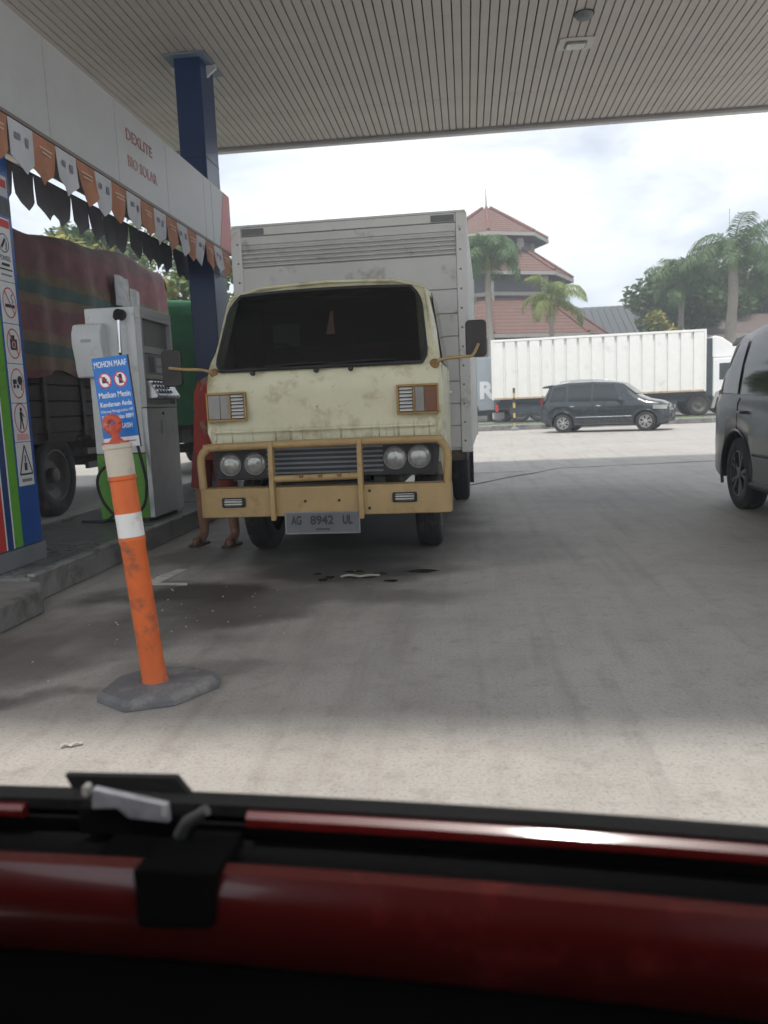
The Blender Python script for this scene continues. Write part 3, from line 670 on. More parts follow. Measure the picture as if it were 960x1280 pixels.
def clampu(i, j, nv):   # rounded upper corners
    u = -1 + 2 * i / (NU - 1); f = j / (nv - 1); lim = 1 - (.09 * max(0, (f - .75) / .25) ** 2) - (.05 * max(0, (.15 - f) / .15) ** 2); return u * lim, f
b = sheet(lambda i, j, t: ws_pt(*clampu(i, j, 13), .035 + t), NU, 13, .006)
WSG = bpy.data.materials.new('windscreen_glass'); WSG.use_nodes = True; _n = WSG.node_tree.nodes; _l = WSG.node_tree.links
_n.remove(_n['Principled BSDF']); _t = _n.new('ShaderNodeBsdfTransparent'); _t.inputs[0].default_value = (.50, .53, .53, 1); _g = _n.new('ShaderNodeBsdfGlossy'); _g.inputs['Roughness'].default_value = .14; _g.inputs[0].default_value = (.9, .95, 1, 1)
_f = _n.new('ShaderNodeFresnel'); _f.inputs[0].default_value = 1.45; _m = _n.new('ShaderNodeMixShader'); _l.new(_f.outputs[0], _m.inputs[0]); _l.new(_t.outputs[0], _m.inputs[1]); _l.new(_g.outputs[0], _m.inputs[2]); _l.new(_m.outputs[0], _n['Material Output'].inputs[0])
wsn = b.build('windscreen', WSG, tk, smooth=50)
edge = [ws_pt(*clampu(i, 0, 13), .038) for i in range(NU)] + [ws_pt(*clampu(NU - 1, j, 13), .038) for j in range(1, 13)] + [ws_pt(*clampu(i, 12, 13), .038) for i in range(NU - 2, -1, -1)] + [ws_pt(*clampu(0, j, 13), .038) for j in range(11, 0, -1)]
b = MB(); b.tube(edge + edge[:1], .013, 8, cap=False); b.build('rubber_seal', BLACK, wsn, smooth=60)
# hint of driver's cabin behind the glass: rear-view sticker and seat-cover patch
b = sheet(lambda i, j, t: ws_pt(.09 + (i / 3 - .5) * (.085 - .06 * j / 4), .40 + .30 * j / 4, .0425 + t), 4, 5, .0008)
b.build('hanging_pennant', mat('faint_sticker', (.045, .024, .018), .4), wsn)
# wiper stubs and arms
for u in (-.62, -.02, .3):
    p = ws_pt(u, -.03, .05)
    b = MB(); b.lathe([(.016, -.03), (.018, 0), (.01, .015)], (p[0], p[1] - .01, p[2] - .01), 'y', 10); b.build('wiper_pivot', BLACK, tk, smooth=40)
for u, du in ((-.6, .5), (.0, .55)):
    b = MB(); b.tube([ws_pt(u, -.02, .06), ws_pt(u + du * .5, .04, .055), ws_pt(u + du, .06, .05)], .006, 6); b.tube([ws_pt(u + du * .15, .035, .05), ws_pt(u + du * 1.3, .05, .05)], .005, 6); b.build('wiper', BLACK, tk)
# front skin details: pressed swage lines
b = MB(); b.tube([(-.79, .128, .985), (0, .12, .985), (.79, .128, .985)], .008, 6); b.build('swage_line', YEL, cab, smooth=60)
b = MB(); b.box(-.78, .122, .893, .78, .16, .905); b.build('panel_gap', BLACK, cab)
# side doors with windows
for s_ in (-1, 1):
    d = MB(); d.prism([(.34, .72), (1.26, .72), (1.26, 1.40), (.34, 1.40)], 'x', s_ * .836, s_ * .85); dr = d.build('door', YEL, tk, bevel=.01)
    d = MB(); d.loft([[(s_ * .842, .40, 1.42), (s_ * .842, 1.24, 1.42), (s_ * .765, 1.24, 1.93), (s_ * .765, .60, 1.93)], [(s_ * .848, .40, 1.42), (s_ * .848, 1.24, 1.42), (s_ * .771, 1.24, 1.93), (s_ * .771, .60, 1.93)]]); d.build('door_window', GLASSV, dr)
    d = MB(); d.box(s_ * .85, 1.08, 1.2, s_ * .875, 1.2, 1.225); d.build('door_handle', CHROME, dr, bevel=.004)
    d = MB(); d.tube([(s_ * .80, .22, 1.42), (s_ * .765, .36, 1.67), (s_ * .735, .49, 1.92), (s_ * .715, .54, 1.975), (s_ * .5, .535, 2.03), (0, .53, 2.05)], .012, 8); d.build('drip_rail', YEL, tk, smooth=60)
# indicator and vent units
AMB = mat('indicator_amber', (.2, .085, .05), .2, var=.1, coat=.5); UGREY = mat('indicator_grey', (.26, .25, .23), .35, var=.2)
for s_ in (-1, 1):
    un = empty('lamp_unit'); un.parent = tk
    def ux(a_): return s_ * a_
    x0, x1 = .535, .825
    b = MB()
    b.box(ux(x0), .098, 1.06, ux(x1), .125, 1.075); b.box(ux(x0), .098, 1.25, ux(x1), .125, 1.265); b.box(ux(x0), .098, 1.075, ux(x0 + .015), .125, 1.25); b.box(ux(x1 - .012), .098, 1.075, ux(x1), .125, 1.25); b.box(ux(.648), .098, 1.075, ux(.66), .125, 1.25)
    b.build('frame', mat('frame_brass', (.34, .2, .06), .4, .3, var=.25), un, bevel=.003)
    b = MB(); b.box(ux(x0 + .015), .118, 1.075, ux(.648), .125, 1.25); b.build('vent_back', BLACK, un)
    for k in range(7):
        b = MB(); zz = 1.083 + k * .0245; b.prism([(.102, zz), (.118, zz + .012), (.118, zz + .017), (.102, zz + .006)], 'x', ux(x0 + .02), ux(.644)); b.build('louvre', mat('louvre_white', (.6, .6, .57), .4), un)
    b = MB(); b.box(ux(.66), .106, 1.078, ux(.725), .124, 1.247); b.build('side_light', UGREY, un, bevel=.004)
    b = MB(); b.box(ux(.727), .104, 1.078, ux(x1 - .012), .124, 1.247); b.build('indicator', AMB if s_ > 0 else UGREY, un, bevel=.004)
# grille panel and headlamps
b = MB(); b.prism([(-.80, .64), (.80, .64), (.82, .89), (-.82, .89)], 'y', .15, .2); gr = b.build('grille_panel', mat('grille_black', (.03, .03, .032), .5, var=.3), tk, bevel=.01)
for k in range(6):
    b = MB(); b.box(-.42, .135, .672 + k * .034, .42, .152, .685 + k * .034); b.build('grille_bar', GREYPL, gr, bevel=.002)
for cx, cz in ((-.685, .752), (-.505, .754), (.505, .763), (.675, .768)):
    q = MB(); q.lathe([(.001, -.03), (.045, -.026), (.07, -.012), (.076, .0)], (cx, .135, cz), 'y', 28, cap=False); hl = q.build('headlamp', LENS, tk, smooth=60)
    q = MB(); q.lathe([(.074, -.006), (.08, -.008), (.083, .0), (.083, .02)], (cx, .135, cz), 'y', 28, cap=False); q.build('bezel', mat('bezel_dull', (.2, .2, .2), .4, .5), hl, smooth=50)
    q = MB(); q.lathe([(.001, .012), (.075, .012)], (cx, .135, cz), 'y', 20, cap=False); q.build('reflector', CHROME, hl)
for sx0, sx1 in ((-.76, -.37), (.40, .77)):
    q = MB(); q.loft([[(x_, y_, zz) for x_, zz in rrect(sx0, .655, sx1, .875, .02)] for y_ in (.140, .149)]); q.build('lamp_surround', BLACK, gr)
# bumper beam + bull bar
b = MB(); pl = [(-.89, .10), (-.885, .03), (-.84, .0), (.85, .0), (.895, .03), (.9, .10), (.88, .10), (.87, .04), (.835, .02), (-.83, .02), (-.86, .04), (-.87, .10)]
b.prism(pl, 'z', .385, .592); bp_ = b.build('bumper', OCHRE, tk, bevel=.008)
b = MB(); b.box(-.85, .02, .575, .86, .15, .59); b.build('bumper_top', OCHRE, bp_)
def barpath(): return [(-.865, .04, .59), (-.868, .035, .70), (-.868, .03, .775), (-.855, .025, .83), (-.82, .02, .865), (-.76, .02, .882), (0, .012, .89), (.77, .02, .89), (.83, .02, .875), (.865, .025, .835), (.878, .03, .775), (.875, .035, .70), (.87, .04, .59)]
b = MB(); b.tube(smooth_path(barpath(), 3), .028, 12); b.build('bull_bar', OCHRE, tk, smooth=60)
for x_ in (-.347, .278):
    b = MB(); b.prism([(-.02, .91), (.03, .91), (.03, .60), (.0, .55), (.0, .37), (-.035, .36), (-.04, .6), (-.03, .8)], 'x', x_ - .017, x_ + .017); b.build('bar_upright', OCHRE, tk, bevel=.005)
b = MB(); b.tube([(-.33, -.008, .650), (.26, -.008, .657)], .024, 12); rb = b.build('cross_bar', OCHRE, tk, smooth=50)
for x_ in (-.135, .0, .135):
    q = MB(); q.lathe([(.014, -.034), (.014, -.028), (.017, -.022)], (x_, -.008, .668), 'y', 10); q.build('lamp_stud', mat('rust', (.22, .1, .04), .7), rb)
for x_ in (-.12, .12, .33, .335):
    q = MB(); q.lathe([(.011, -.004), (.011, .004)], (x_, 0, .49 if abs(x_) < .2 else (.43 if x_ == .33 else .55)), 'y', 8); q.build('bolt', BLACK, bp_)
for cx, cz in ((-.635, .492), (.578, .50)):
    q = MB(); q.prism(rrect(cx - .085, cz - .035, cx + .085, cz + .035, .012), 'y', -.006, .01); fg = q.build('fog_lamp', BLACK, tk)
    q = MB(); q.prism(rrect(cx - .066, cz - .026, cx + .066, cz + .026, .01), 'y', -.022, -.005); q.build('fog_lens', mat('fog_glass', (.5, .5, .47), .15, .2, var=.2, vs_=40, coat=.5), fg, bevel=.008)
    for zz in (-.018, 0, .018):
        q = MB(); q.tube([(cx - .08, -.026, cz + zz), (cx + .08, -.026, cz + zz)], .0035, 6); q.build('guard_wire', BLACK, fg)
# number plate
np_ = MB(); np_.box(-.265, -.045, .262, .262, -.038, .412); pn = np_.build('number_plate', mat('plate_grey', (.11, .112, .118), .35, var=.15, dirt=((.12, .11, .1), .35, 8)), tk, bevel=.004)
pn.rotation_euler = (R(-4), 0, 0)
b = MB()
for x0, x1, z0, z1 in ((-.265, .262, .405, .414), (-.265, .262, .26, .268), (-.267, -.258, .262, .412), (.255, .264, .262, .412)): b.box(x0, -.049, z0, x1, -.044, z1)
b.build('plate_rim', mat('plate_rim', (.2, .2, .22), .3, .5), pn)
PLT = mat('plate_ink', (.02, .02, .022), .5, var=.2)
for t_, xx, wd in (('AG', -.185, .075), ('8942', -.005, .165), ('UL', .175, .07)):
    text_mesh(t_, .085, PLT, pn, (xx, -.0475, .352), (PI / 2, 0, 0), bold=.0025, depth=.001, width=wd)
b = MB(); b.box(-.05, -.0485, .287, .05, -.0455, .297); b.build('small_print', PLT, pn)
# mirrors on ochre arms
def mirror(pts, c, tilt):
    b = MB(); b.tube(smooth_path(pts, 4), .011, 8); ar = b.build('mirror_arm', OCHRE, tk, smooth=60)
    b = MB(); b.lathe([(.03, -.02), (.035, 0), (.02, .03)], pts[0], 'y', 10); b.build('arm_foot', mat('rusty_foot', (.25, .14, .05), .7, var=.3), ar, smooth=40)
    b = MB(); b.prism(rrect(c[0] - .075, c[2] - .13, c[0] + .075, c[2] + .13, .03), 'y', c[1], c[1] + .035); mm_ = b.build('mirror', mat('mirror_shell', (.035, .032, .033), .55), tk, bevel=.012)
    b = MB(); b.prism(rrect(c[0] - .062, c[2] - .115, c[0] + .062, c[2] + .115, .025), 'y', c[1] + .036, c[1] + .038); b.build('mirror_glass', CHROME, mm_)
mirror([(-.775, .18, 1.405), (-.85, .13, 1.43), (-.98, .12, 1.44), (-1.09, .13, 1.455)], (-1.09, .17, 1.455), 0)
mirror([(.80, .18, 1.40), (.87, .16, 1.43), (1.0, .22, 1.44), (1.06, .28, 1.45), (1.10, .36, 1.53)], (1.085, .42, 1.575), 0)
# chassis, wheels
b = MB()
for x_ in (-.38, .38): b.box(x_ - .04, .2, .46, x_ + .04, 5.2, .64)
for y_ in (.25, 1.2, 2.2, 3.2, 4.2, 5.1): b.box(-.35, y_ - .03, .48, .35, y_ + .03, .6)
b.build('chassis_frame', DARKMETAL, tk)
b = MB(); b.tube([(-.72, .98, .38), (.72, .98, .38)], .05, 8); b.tube([(-.8, 4.0, .38), (.8, 4.0, .38)], .07, 8); b.build('axle', DARKMETAL, tk)
b = MB(); b.box(-.3, .35, .42, .3, 1.3, .8); b.build('engine_sump', DARKMETAL, tk)
for s_ in (-1, 1):
    wheel(tk, (s_ * .68, .98, .375), .375, .19, 'x', s_)
    for xo in (.60, .83): wheel(tk, (s_ * xo, 4.0, .375), .375, .19, 'x', s_)
    q = MB(); q.box(s_ * .5, 4.45, .15, s_ * .97, 4.47, .68); q.build('mud_flap', BLACK, tk)
b = MB(); b.box(-.95, 2.2, .42, -.5, 3.0, .70); b.build('fuel_tank', DARKMETAL, tk, bevel=.03)
# cargo box
bx = empty('cargo_box'); bx.parent = tk
YB, BW, ZB, ZT, LB = 1.55, 1.02, .72, 2.70, 3.7
b = MB(); b.box(-BW + .02, YB + .02, ZB, BW - .02, YB + LB, ZT - .02); b.build('body', BOXM, bx)
planks = [(.74, .93), (.93, 1.12), (1.12, 1.31), (1.31, 1.50), (1.50, 1.69), (1.69, 1.88), (1.88, 2.08), (2.08, 2.36), (2.55, 2.625)]
for z0, z1 in planks:
    b = MB(); b.box(-BW + .095, YB, z0 + .004, BW - .095, YB + .022, z1 - .004); b.build('plank', BOXM, bx, bevel=.003)
for k in range(5):
    zz = 2.365 + k * .036
    b = MB(); b.prism([(YB + .022, zz), (YB - .012, zz + .004), (YB - .012, zz + .016), (YB + .022, zz + .028)], 'x', -BW + .10, BW - .10); b.build('ridge', BOXM, bx)
for s_ in (-1, 1):
    b = MB(); b.box(s_ * (BW - .095), YB - .01, ZB - .02, s_ * BW, YB + .06, ZT); ps = b.build('corner_post', BOXP, bx, bevel=.008)
    for k in range(12):
        q = MB(); q.lathe([(.010, -.016), (.008, -.02)], (s_ * (BW - .06), YB + .006, .80 + k * .16), 'y', 8); q.build('rivet', GREYPL, ps)
    q = MB(); q.box(s_ * (BW - .30), YB - .014, 2.632, s_ * (BW - .105), YB + .01, 2.685); q.build('marker_plate', GREYPL, bx)
    for k in range(19):
        y_ = YB + .065 + k * .19
        b = MB(); b.box(s_ * (BW - .02), y_ + .004, ZB, s_ * (BW - .004), y_ + .186, ZT - .03); b.build('side_panel', BOXM, bx, bevel=.003)
    b = MB(); b.box(s_ * (BW - .06), YB + LB, ZB - .02, s_ * (BW + .005), YB + LB + .05, ZT); b.build('corner_post', BOXP, bx)
    for zz in (1.0, 1.7, 2.4):
        b = MB(); b.box(s_ * BW, YB + LB - .02, zz, s_ * (BW + .025), YB + LB + .06, zz + .07); b.build('door_hinge', STEEL, bx)
b = MB(); b.box(-BW + .095, YB - .008, 2.627, BW - .095, YB + .03, ZT - .001); b.build('top_rail', BOXP, bx, bevel=.006)
b = MB(); b.box(-BW + .01, YB - .005, ZT, BW - .01, YB + LB, ZT + .02); b.build('roof', BOXP, bx, bevel=.008)
b = MB(); b.box(-BW + .05, YB, ZB - .09, BW - .05, YB + LB, ZB - .001); b.build('floor_sill', DARKMETAL, bx)

# ================================================================ PERSON beside the truck
def skin_mesh(name, verts, edges, rad, m, parent, sub=2, root=0):
    me = bpy.data.meshes.new(name); me.from_pydata(verts, edges, [])
    o = bpy.data.objects.new(name, me); sc.collection.objects.link(o); o.parent = parent
    sk = o.modifiers.new('skin', 'SKIN'); sk.use_smooth_shade = True
    if not me.skin_vertices:
        pass
    lay = me.skin_vertices[0].data
    for i, r_ in enumerate(rad): lay[i].radius = (r_, r_) if not isinstance(r_, tuple) else r_
    lay[root].use_root = True
    ss = o.modifiers.new('sub', 'SUBSURF'); ss.levels = sub; ss.render_levels = sub
    me.materials.append(m); return o
SKIN = mat('skin', (.24, .12, .075), .55, var=.1); SHIRT = mat('red_cloth', (.30, .035, .025), .8, var=.15, vs_=12, bump=.3, bs=14)
SHORT = mat('maroon_cloth', (.17, .03, .025), .85, var=.15, bump=.3, bs=14); HAIR = mat('black_hair', (.012, .01, .01), .6)
pe = empty('person', (-2.16, 6.62, 0), R(-12), 'person in a red shirt half hidden behind the yellow truck cab', 'person')
V = [(0, 0, .93), (.01, 0, 1.1), (.06, .0, 1.27), (.13, .0, 1.39), (.20, -.01, 1.455), (.27, -.02, 1.53), (.29, -.03, 1.60),
     (-.10, 0, .88), (-.13, -.01, .50), (-.15, .03, .10), (-.152, -.045, .042), (-.165, -.145, .026),
     (.10, 0, .88), (.13, -.01, .50), (.15, .03, .10), (.152, -.045, .042), (.165, -.145, .026),
     (-.05, 0, 1.36), (-.085, .0, 1.12), (.03, -.14, 1.0), (.12, -.18, 1.0),
     (.28, .0, 1.33), (.40, .02, 1.18), (.5, -.05, 1.1), (.57, -.08, 1.08)]
Ed = [(0, 1), (1, 2), (2, 3), (3, 4), (4, 5), (5, 6), (0, 7), (7, 8), (8, 9), (9, 10), (10, 11), (0, 12), (12, 13), (13, 14), (14, 15), (15, 16), (3, 17), (17, 18), (18, 19), (19, 20), (3, 21), (21, 22), (22, 23), (23, 24)]
Rd = [.12, .115, .13, .10, .055, .09, .085, .085, .062, .043, (.046, .04), (.046, .026), .085, .062, .043, (.046, .04), (.046, .026), .06, .045, .035, .035, .06, .045, .035, .035]
for hi, (hx, hy, hz) in ((20, V[20]), (24, V[24])):      # five unequal bent fingers on each hand
    for k in range(5):
        fx = -.04 + k * .02; L_ = (.05, .08, .088, .08, .062)[k]; n0 = len(V)
        V += [(hx + fx * .7, hy - .03, hz), (hx + fx, hy - .03 - L_ * .55, hz - .012), (hx + fx * 1.05, hy - .03 - L_ * .95, hz - .045)]
        Ed += [(hi, n0), (n0, n0 + 1), (n0 + 1, n0 + 2)]; Rd += [.01, .009, .007]
body = skin_mesh('body', V, Ed, Rd, SKIN, pe)
def ell(cx, cy, z_, rx, ry, n=20, w=.0):
    return [(cx + (rx + w * math.sin(5 * 2 * PI * k / n + z_ * 9)) * math.cos(2 * PI * k / n), cy + ry * math.sin(2 * PI * k / n), z_) for k in range(n)]
b = MB(); b.loft([ell(.0, 0, .80, .165, .125, w=.008), ell(.0, 0, .92, .16, .12, w=.006), ell(.01, 0, 1.06, .155, .118, w=.004), ell(.045, 0, 1.2, .165, .12), ell(.085, 0, 1.31, .175, .118), ell(.125, 0, 1.385, .165, .10), ell(.155, 0, 1.42, .12, .085), ell(.18, 0, 1.45, .07, .065)])
b.tube([(-.02, 0, 1.37), (-.06, .0, 1.29), (-.082, .0, 1.15)], [.075, .072, .068], 14); b.tube([(.24, 0, 1.36), (.32, 0, 1.28), (.39, .01, 1.2)], [.075, .07, .065], 14)
b.build('shirt', SHIRT, pe, smooth=60)
b = MB(); b.loft([ell(0, 0, .95, .15, .112), ell(0, 0, .84, .158, .118), ell(0, 0, .74, .17, .115)])
for s_ in (-1, 1): b.loft([ell(s_ * .085, 0, .80, .09, .105), ell(s_ * .11, -.005, .64, .088, .095), ell(s_ * .125, -.01, .50, .088, .09)])
b.build('shorts', SHORT, pe, smooth=60)
for s_ in (-1, 1):
    b = MB(); b.loft([[(s_ * .158 + x_, -.05 + y_, z_) for x_, y_ in rrect(-.048, -.135, .048, .125, .045, 6)] for z_ in (.001, .018)]); so_ = b.build('sandal', mat('sandal_sole', (.05, .035, .03), .7), pe)
    b = MB(); b.tube([(s_ * .158 - .048, -.085, .015), (s_ * .158 - .03, -.09, .06), (s_ * .158 + .03, -.09, .06), (s_ * .158 + .048, -.085, .015)], .01, 6); b.build('strap', BLACK, so_)
hb = MB(); hb.lathe([(.001, 1.72), (.06, 1.705), (.09, 1.66), (.1, 1.60), (.097, 1.54), (.085, 1.50)], (.29, .005, 0), 'z', 20, cap=False); hb.build('hair', HAIR, pe, smooth=60)
for ex in (-.032, .032):
    b = MB(); b.lathe([(.001, -.012), (.008, -.009), (.011, 0)], (.29 + ex, -.112, 1.585), 'y', 10, cap=False); b.build('eye', mat('eye_white', (.6, .58, .55), .3), pe)
b = MB(); b.tube([(.29, -.105, 1.59), (.29, -.132, 1.555), (.29, -.115, 1.545)], [.010, .016, .012], 8); b.build('nose', SKIN, pe, smooth=60)
b = MB(); b.tube([(.265, -.108, 1.518), (.29, -.117, 1.515), (.315, -.108, 1.518)], .007, 8); b.build('mouth', mat('lips', (.25, .08, .06), .5), pe, smooth=60)

# ================================================================ TARPAULIN TRUCKS ACROSS THE ISLAND
def tarp_mat(name, bands, noise=.25):
    m = mat(name, (.1, .03, .03), .75, var=0, bump=.35, bs=22)
    nt = m.node_tree; L = nt.links; b = nt.nodes['Principled BSDF']
    t = nt.nodes.new('ShaderNodeTexCoord'); s = nt.nodes.new('ShaderNodeSeparateXYZ'); L.new(t.outputs['Object'], s.inputs[0])
    n = nt.nodes.new('ShaderNodeTexNoise'); n.inputs['Scale'].default_value = 3; n.inputs['Detail'].default_value = 7; L.new(t.outputs['Object'], n.inputs['Vector'])
    ad = nt.nodes.new('ShaderNodeMath'); ad.operation = 'MULTIPLY_ADD'; ad.inputs[1].default_value = .10; L.new(n.outputs[0], ad.inputs[0]); L.new(s.outputs['Z'], ad.inputs[2])
    mr = nt.nodes.new('ShaderNodeMapRange'); mr.inputs['From Min'].default_value = 1.5; mr.inputs['From Max'].default_value = 3.4; L.new(ad.outputs[0], mr.inputs[0])
    r = nt.nodes.new('ShaderNodeValToRGB'); r.color_ramp.interpolation = 'CONSTANT'; el = r.color_ramp.elements
    el[0].position = bands[0][0]; el[0].color = (*bands[0][1], 1); el[1].position = bands[1][0]; el[1].color = (*bands[1][1], 1)
    for p, c in bands[2:]:
        e = el.new(p); e.color = (*c, 1)
    L.new(mr.outputs[0], r.inputs[0])
    n2 = nt.nodes.new('ShaderNodeTexNoise'); n2.inputs['Scale'].default_value = 5; n2.inputs['Detail'].default_value = 9; L.new(t.outputs['Object'], n2.inputs['Vector'])
    mr2 = nt.nodes.new('ShaderNodeMapRange'); mr2.inputs['From Min'].default_value = .3; mr2.inputs['From Max'].default_value = .7; mr2.inputs['To Min'].default_value = 1 - noise; mr2.inputs['To Max'].default_value = 1 + noise; L.new(n2.outputs[0], mr2.inputs[0])
    hs = nt.nodes.new('ShaderNodeHueSaturation'); L.new(r.outputs[0], hs.inputs['Color']); L.new(mr2.outputs[0], hs.inputs['Value'])
    L.new(hs.outputs[0], b.inputs['Base Color'])
    return m
MAR, OLI, GRN, BRN = (.21, .085, .09), (.18, .13, .075), (.065, .12, .10), (.21, .14, .09)
TARP = tarp_mat('striped_tarpaulin', [(0, MAR), (.12, BRN), (.2, GRN), (.28, BRN), (.34, MAR), (.5, BRN), (.56, GRN), (.64, OLI), (.7, MAR), (.9, (.16, .09, .09))])
TARPG = tarp_mat('green_tarpaulin', [(0, (.015, .11, .045)), (.5, (.02, .13, .055))], .2)
WOODD = mat('truck_bed_boards', (.05, .035, .03), .8, var=.4, vs_=6, bump=.3, bs=30)
def tarp_truck(loc, L, H0, H1, W, m, label, wheel_y, cabm, patch=False, seed=1, zlow=1.62, cab_y=-.9):
    rr = random.Random(seed)
    t = empty('tarpaulin_truck', loc, 0, label, 'truck', 'trucks under tarpaulins')   # local: x=0 is the side facing the lane, -x behind, y along the truck
    ny, prof_n = 90, 14
    ph = [rr.uniform(0, 6) for _ in range(6)]
    rings = []
    for i in range(ny + 1):
        f = i / ny; y_ = f * L
        top = H0 + (H1 - H0) * f + .05 * math.sin(f * 9 + ph[0]) + .03 * math.sin(f * 23 + ph[1])
        endr = min(1, min(f, 1 - f) * L / .35); rnd = (1 - (1 - endr) ** 2) ** .5
        ring = []
        low = zlow + .05 * math.sin(f * 14 + ph[2]) + .03 * math.sin(f * 37)
        for j in range(prof_n):
            g_ = j / (prof_n - 1); z_ = low + (top - .12 - low) * g_
            fold = (.05 * math.sin(f * 33 + ph[3] + g_ * .8) + .028 * math.sin(f * 71 + ph[4] - g_ * 1.5) + .05 * max(0, math.sin(f * 13 + ph[5]))) * (1 - g_ * .75)
            ring.append((-.28 * (1 - rnd) + fold - .06 * g_ ** 4, y_, z_ - .25 * (1 - rnd) * g_))
        dz = -.25 * (1 - rnd)
        ring += [(-.12, y_, top - .04 + dz), (-.3, y_, top + dz), (-W / 2, y_, top + .06 + dz), (-W + .3, y_, top + dz), (-W + .06, y_, top - .1 + dz), (-W, y_, low)]
        rings.append(ring)
    b = MB(); b.loft(rings); b.build('tarpaulin', m, t, smooth=70)
    k = 0; z_ = .98
    while z_ < zlow - .02:
        b = MB(); b.box(-.10, .1, z_, -.06, L - .1, z_ + .17); b.build('side_board', WOODD, t, bevel=.006); z_ += .185
    for q in range(int(L / .9)):
        b = MB(); b.box(-.06, .3 + q * .9, .9, -.03, .38 + q * .9, zlow + .1); b.build('stake', DARKMETAL, t)
    b = MB(); b.box(-.16, .12, .98, -.13, L - .12, zlow + .3); b.build('light_block_panel', WOODD, t)  # added behind the boards to stop bright slits in the gaps
    b = MB(); b.box(-W + .1, .1, .86, -.08, L - .1, .975); b.build('bed_floor', WOODD, t)
    b = MB(); ya, yb = (-.9, L) if cab_y < 0 else (0, L + .9); b.box(-.75, ya, .62, -.62, yb, .86); b.box(-W + .62, ya, .62, -W + .75, yb, .86); b.build('chassis_frame', DARKMETAL, t)
    for z0 in (.5, .68):
        b = MB(); b.box(-.12, wheel_y + .75, z0, -.07, L - .3, z0 + .08); b.build('side_guard', mat('guard_grey', (.12, .11, .11), .7, var=.2), t)
    for wy in (wheel_y, wheel_y - 3.6 if wheel_y > 3.6 else wheel_y + 3.4):
        wheel(t, (-.22, wy, .48), .48, .26, 'x', 1); wheel(t, (-W + .22, wy, .48), .48, .26, 'x', -1)
        b = MB(); b.tube([(-.3, wy, .48), (-W + .3, wy, .48)], .09, 8); b.build('axle', DARKMETAL, t)
    if patch:
        for (y0, y1, z0, z1) in patch:
            b = MB(); rows = [[(.085 + .012 * math.sin(i * 2 + z0 * 9), y0 + (y1 - y0) * i / 4 + .008 * math.sin(j * 2.1), z1 + (z0 - z1) * j / 5 + .008 * math.sin(i * 1.3)) for i in range(5)] for j in range(6)]
            b.loft(rows, False, False); b.build('plastic_sheet', mat('plastic_film', (.42, .43, .43), .35, var=.3, vs_=9), t, smooth=60)
    b = MB(); d_ = -1 if cab_y < 0 else 1
    b.prism([(cab_y + d_ * 1.5, .55), (cab_y, .55), (cab_y, 2.35), (cab_y + d_ * 1.1, 2.4), (cab_y + d_ * 1.5, 1.5)], 'x', -W + .1, -.1); cb = b.build('cab', cabm, t, bevel=.06)
    return t
tarp_truck((-4.72, 6.6, 0), 6.45, 3.24, 3.46, 2.3, TARP, 'truck covered by a maroon striped tarpaulin behind the fuel dispenser', 2.35, mat('far_cab', (.05, .06, .08), .4), patch=[(4.0, 4.42, 2.62, 3.02), (4.45, 4.8, 2.45, 2.9)], seed=3)
tarp_truck((-4.5, 14.0, 0), 5.5, 3.15, 3.2, 2.2, TARPG, 'truck under a dark green tarpaulin beyond the striped one', 1.2, mat('far_cab_green', (.03, .1, .05), .4), seed=9, zlow=.9, cab_y=5.7)

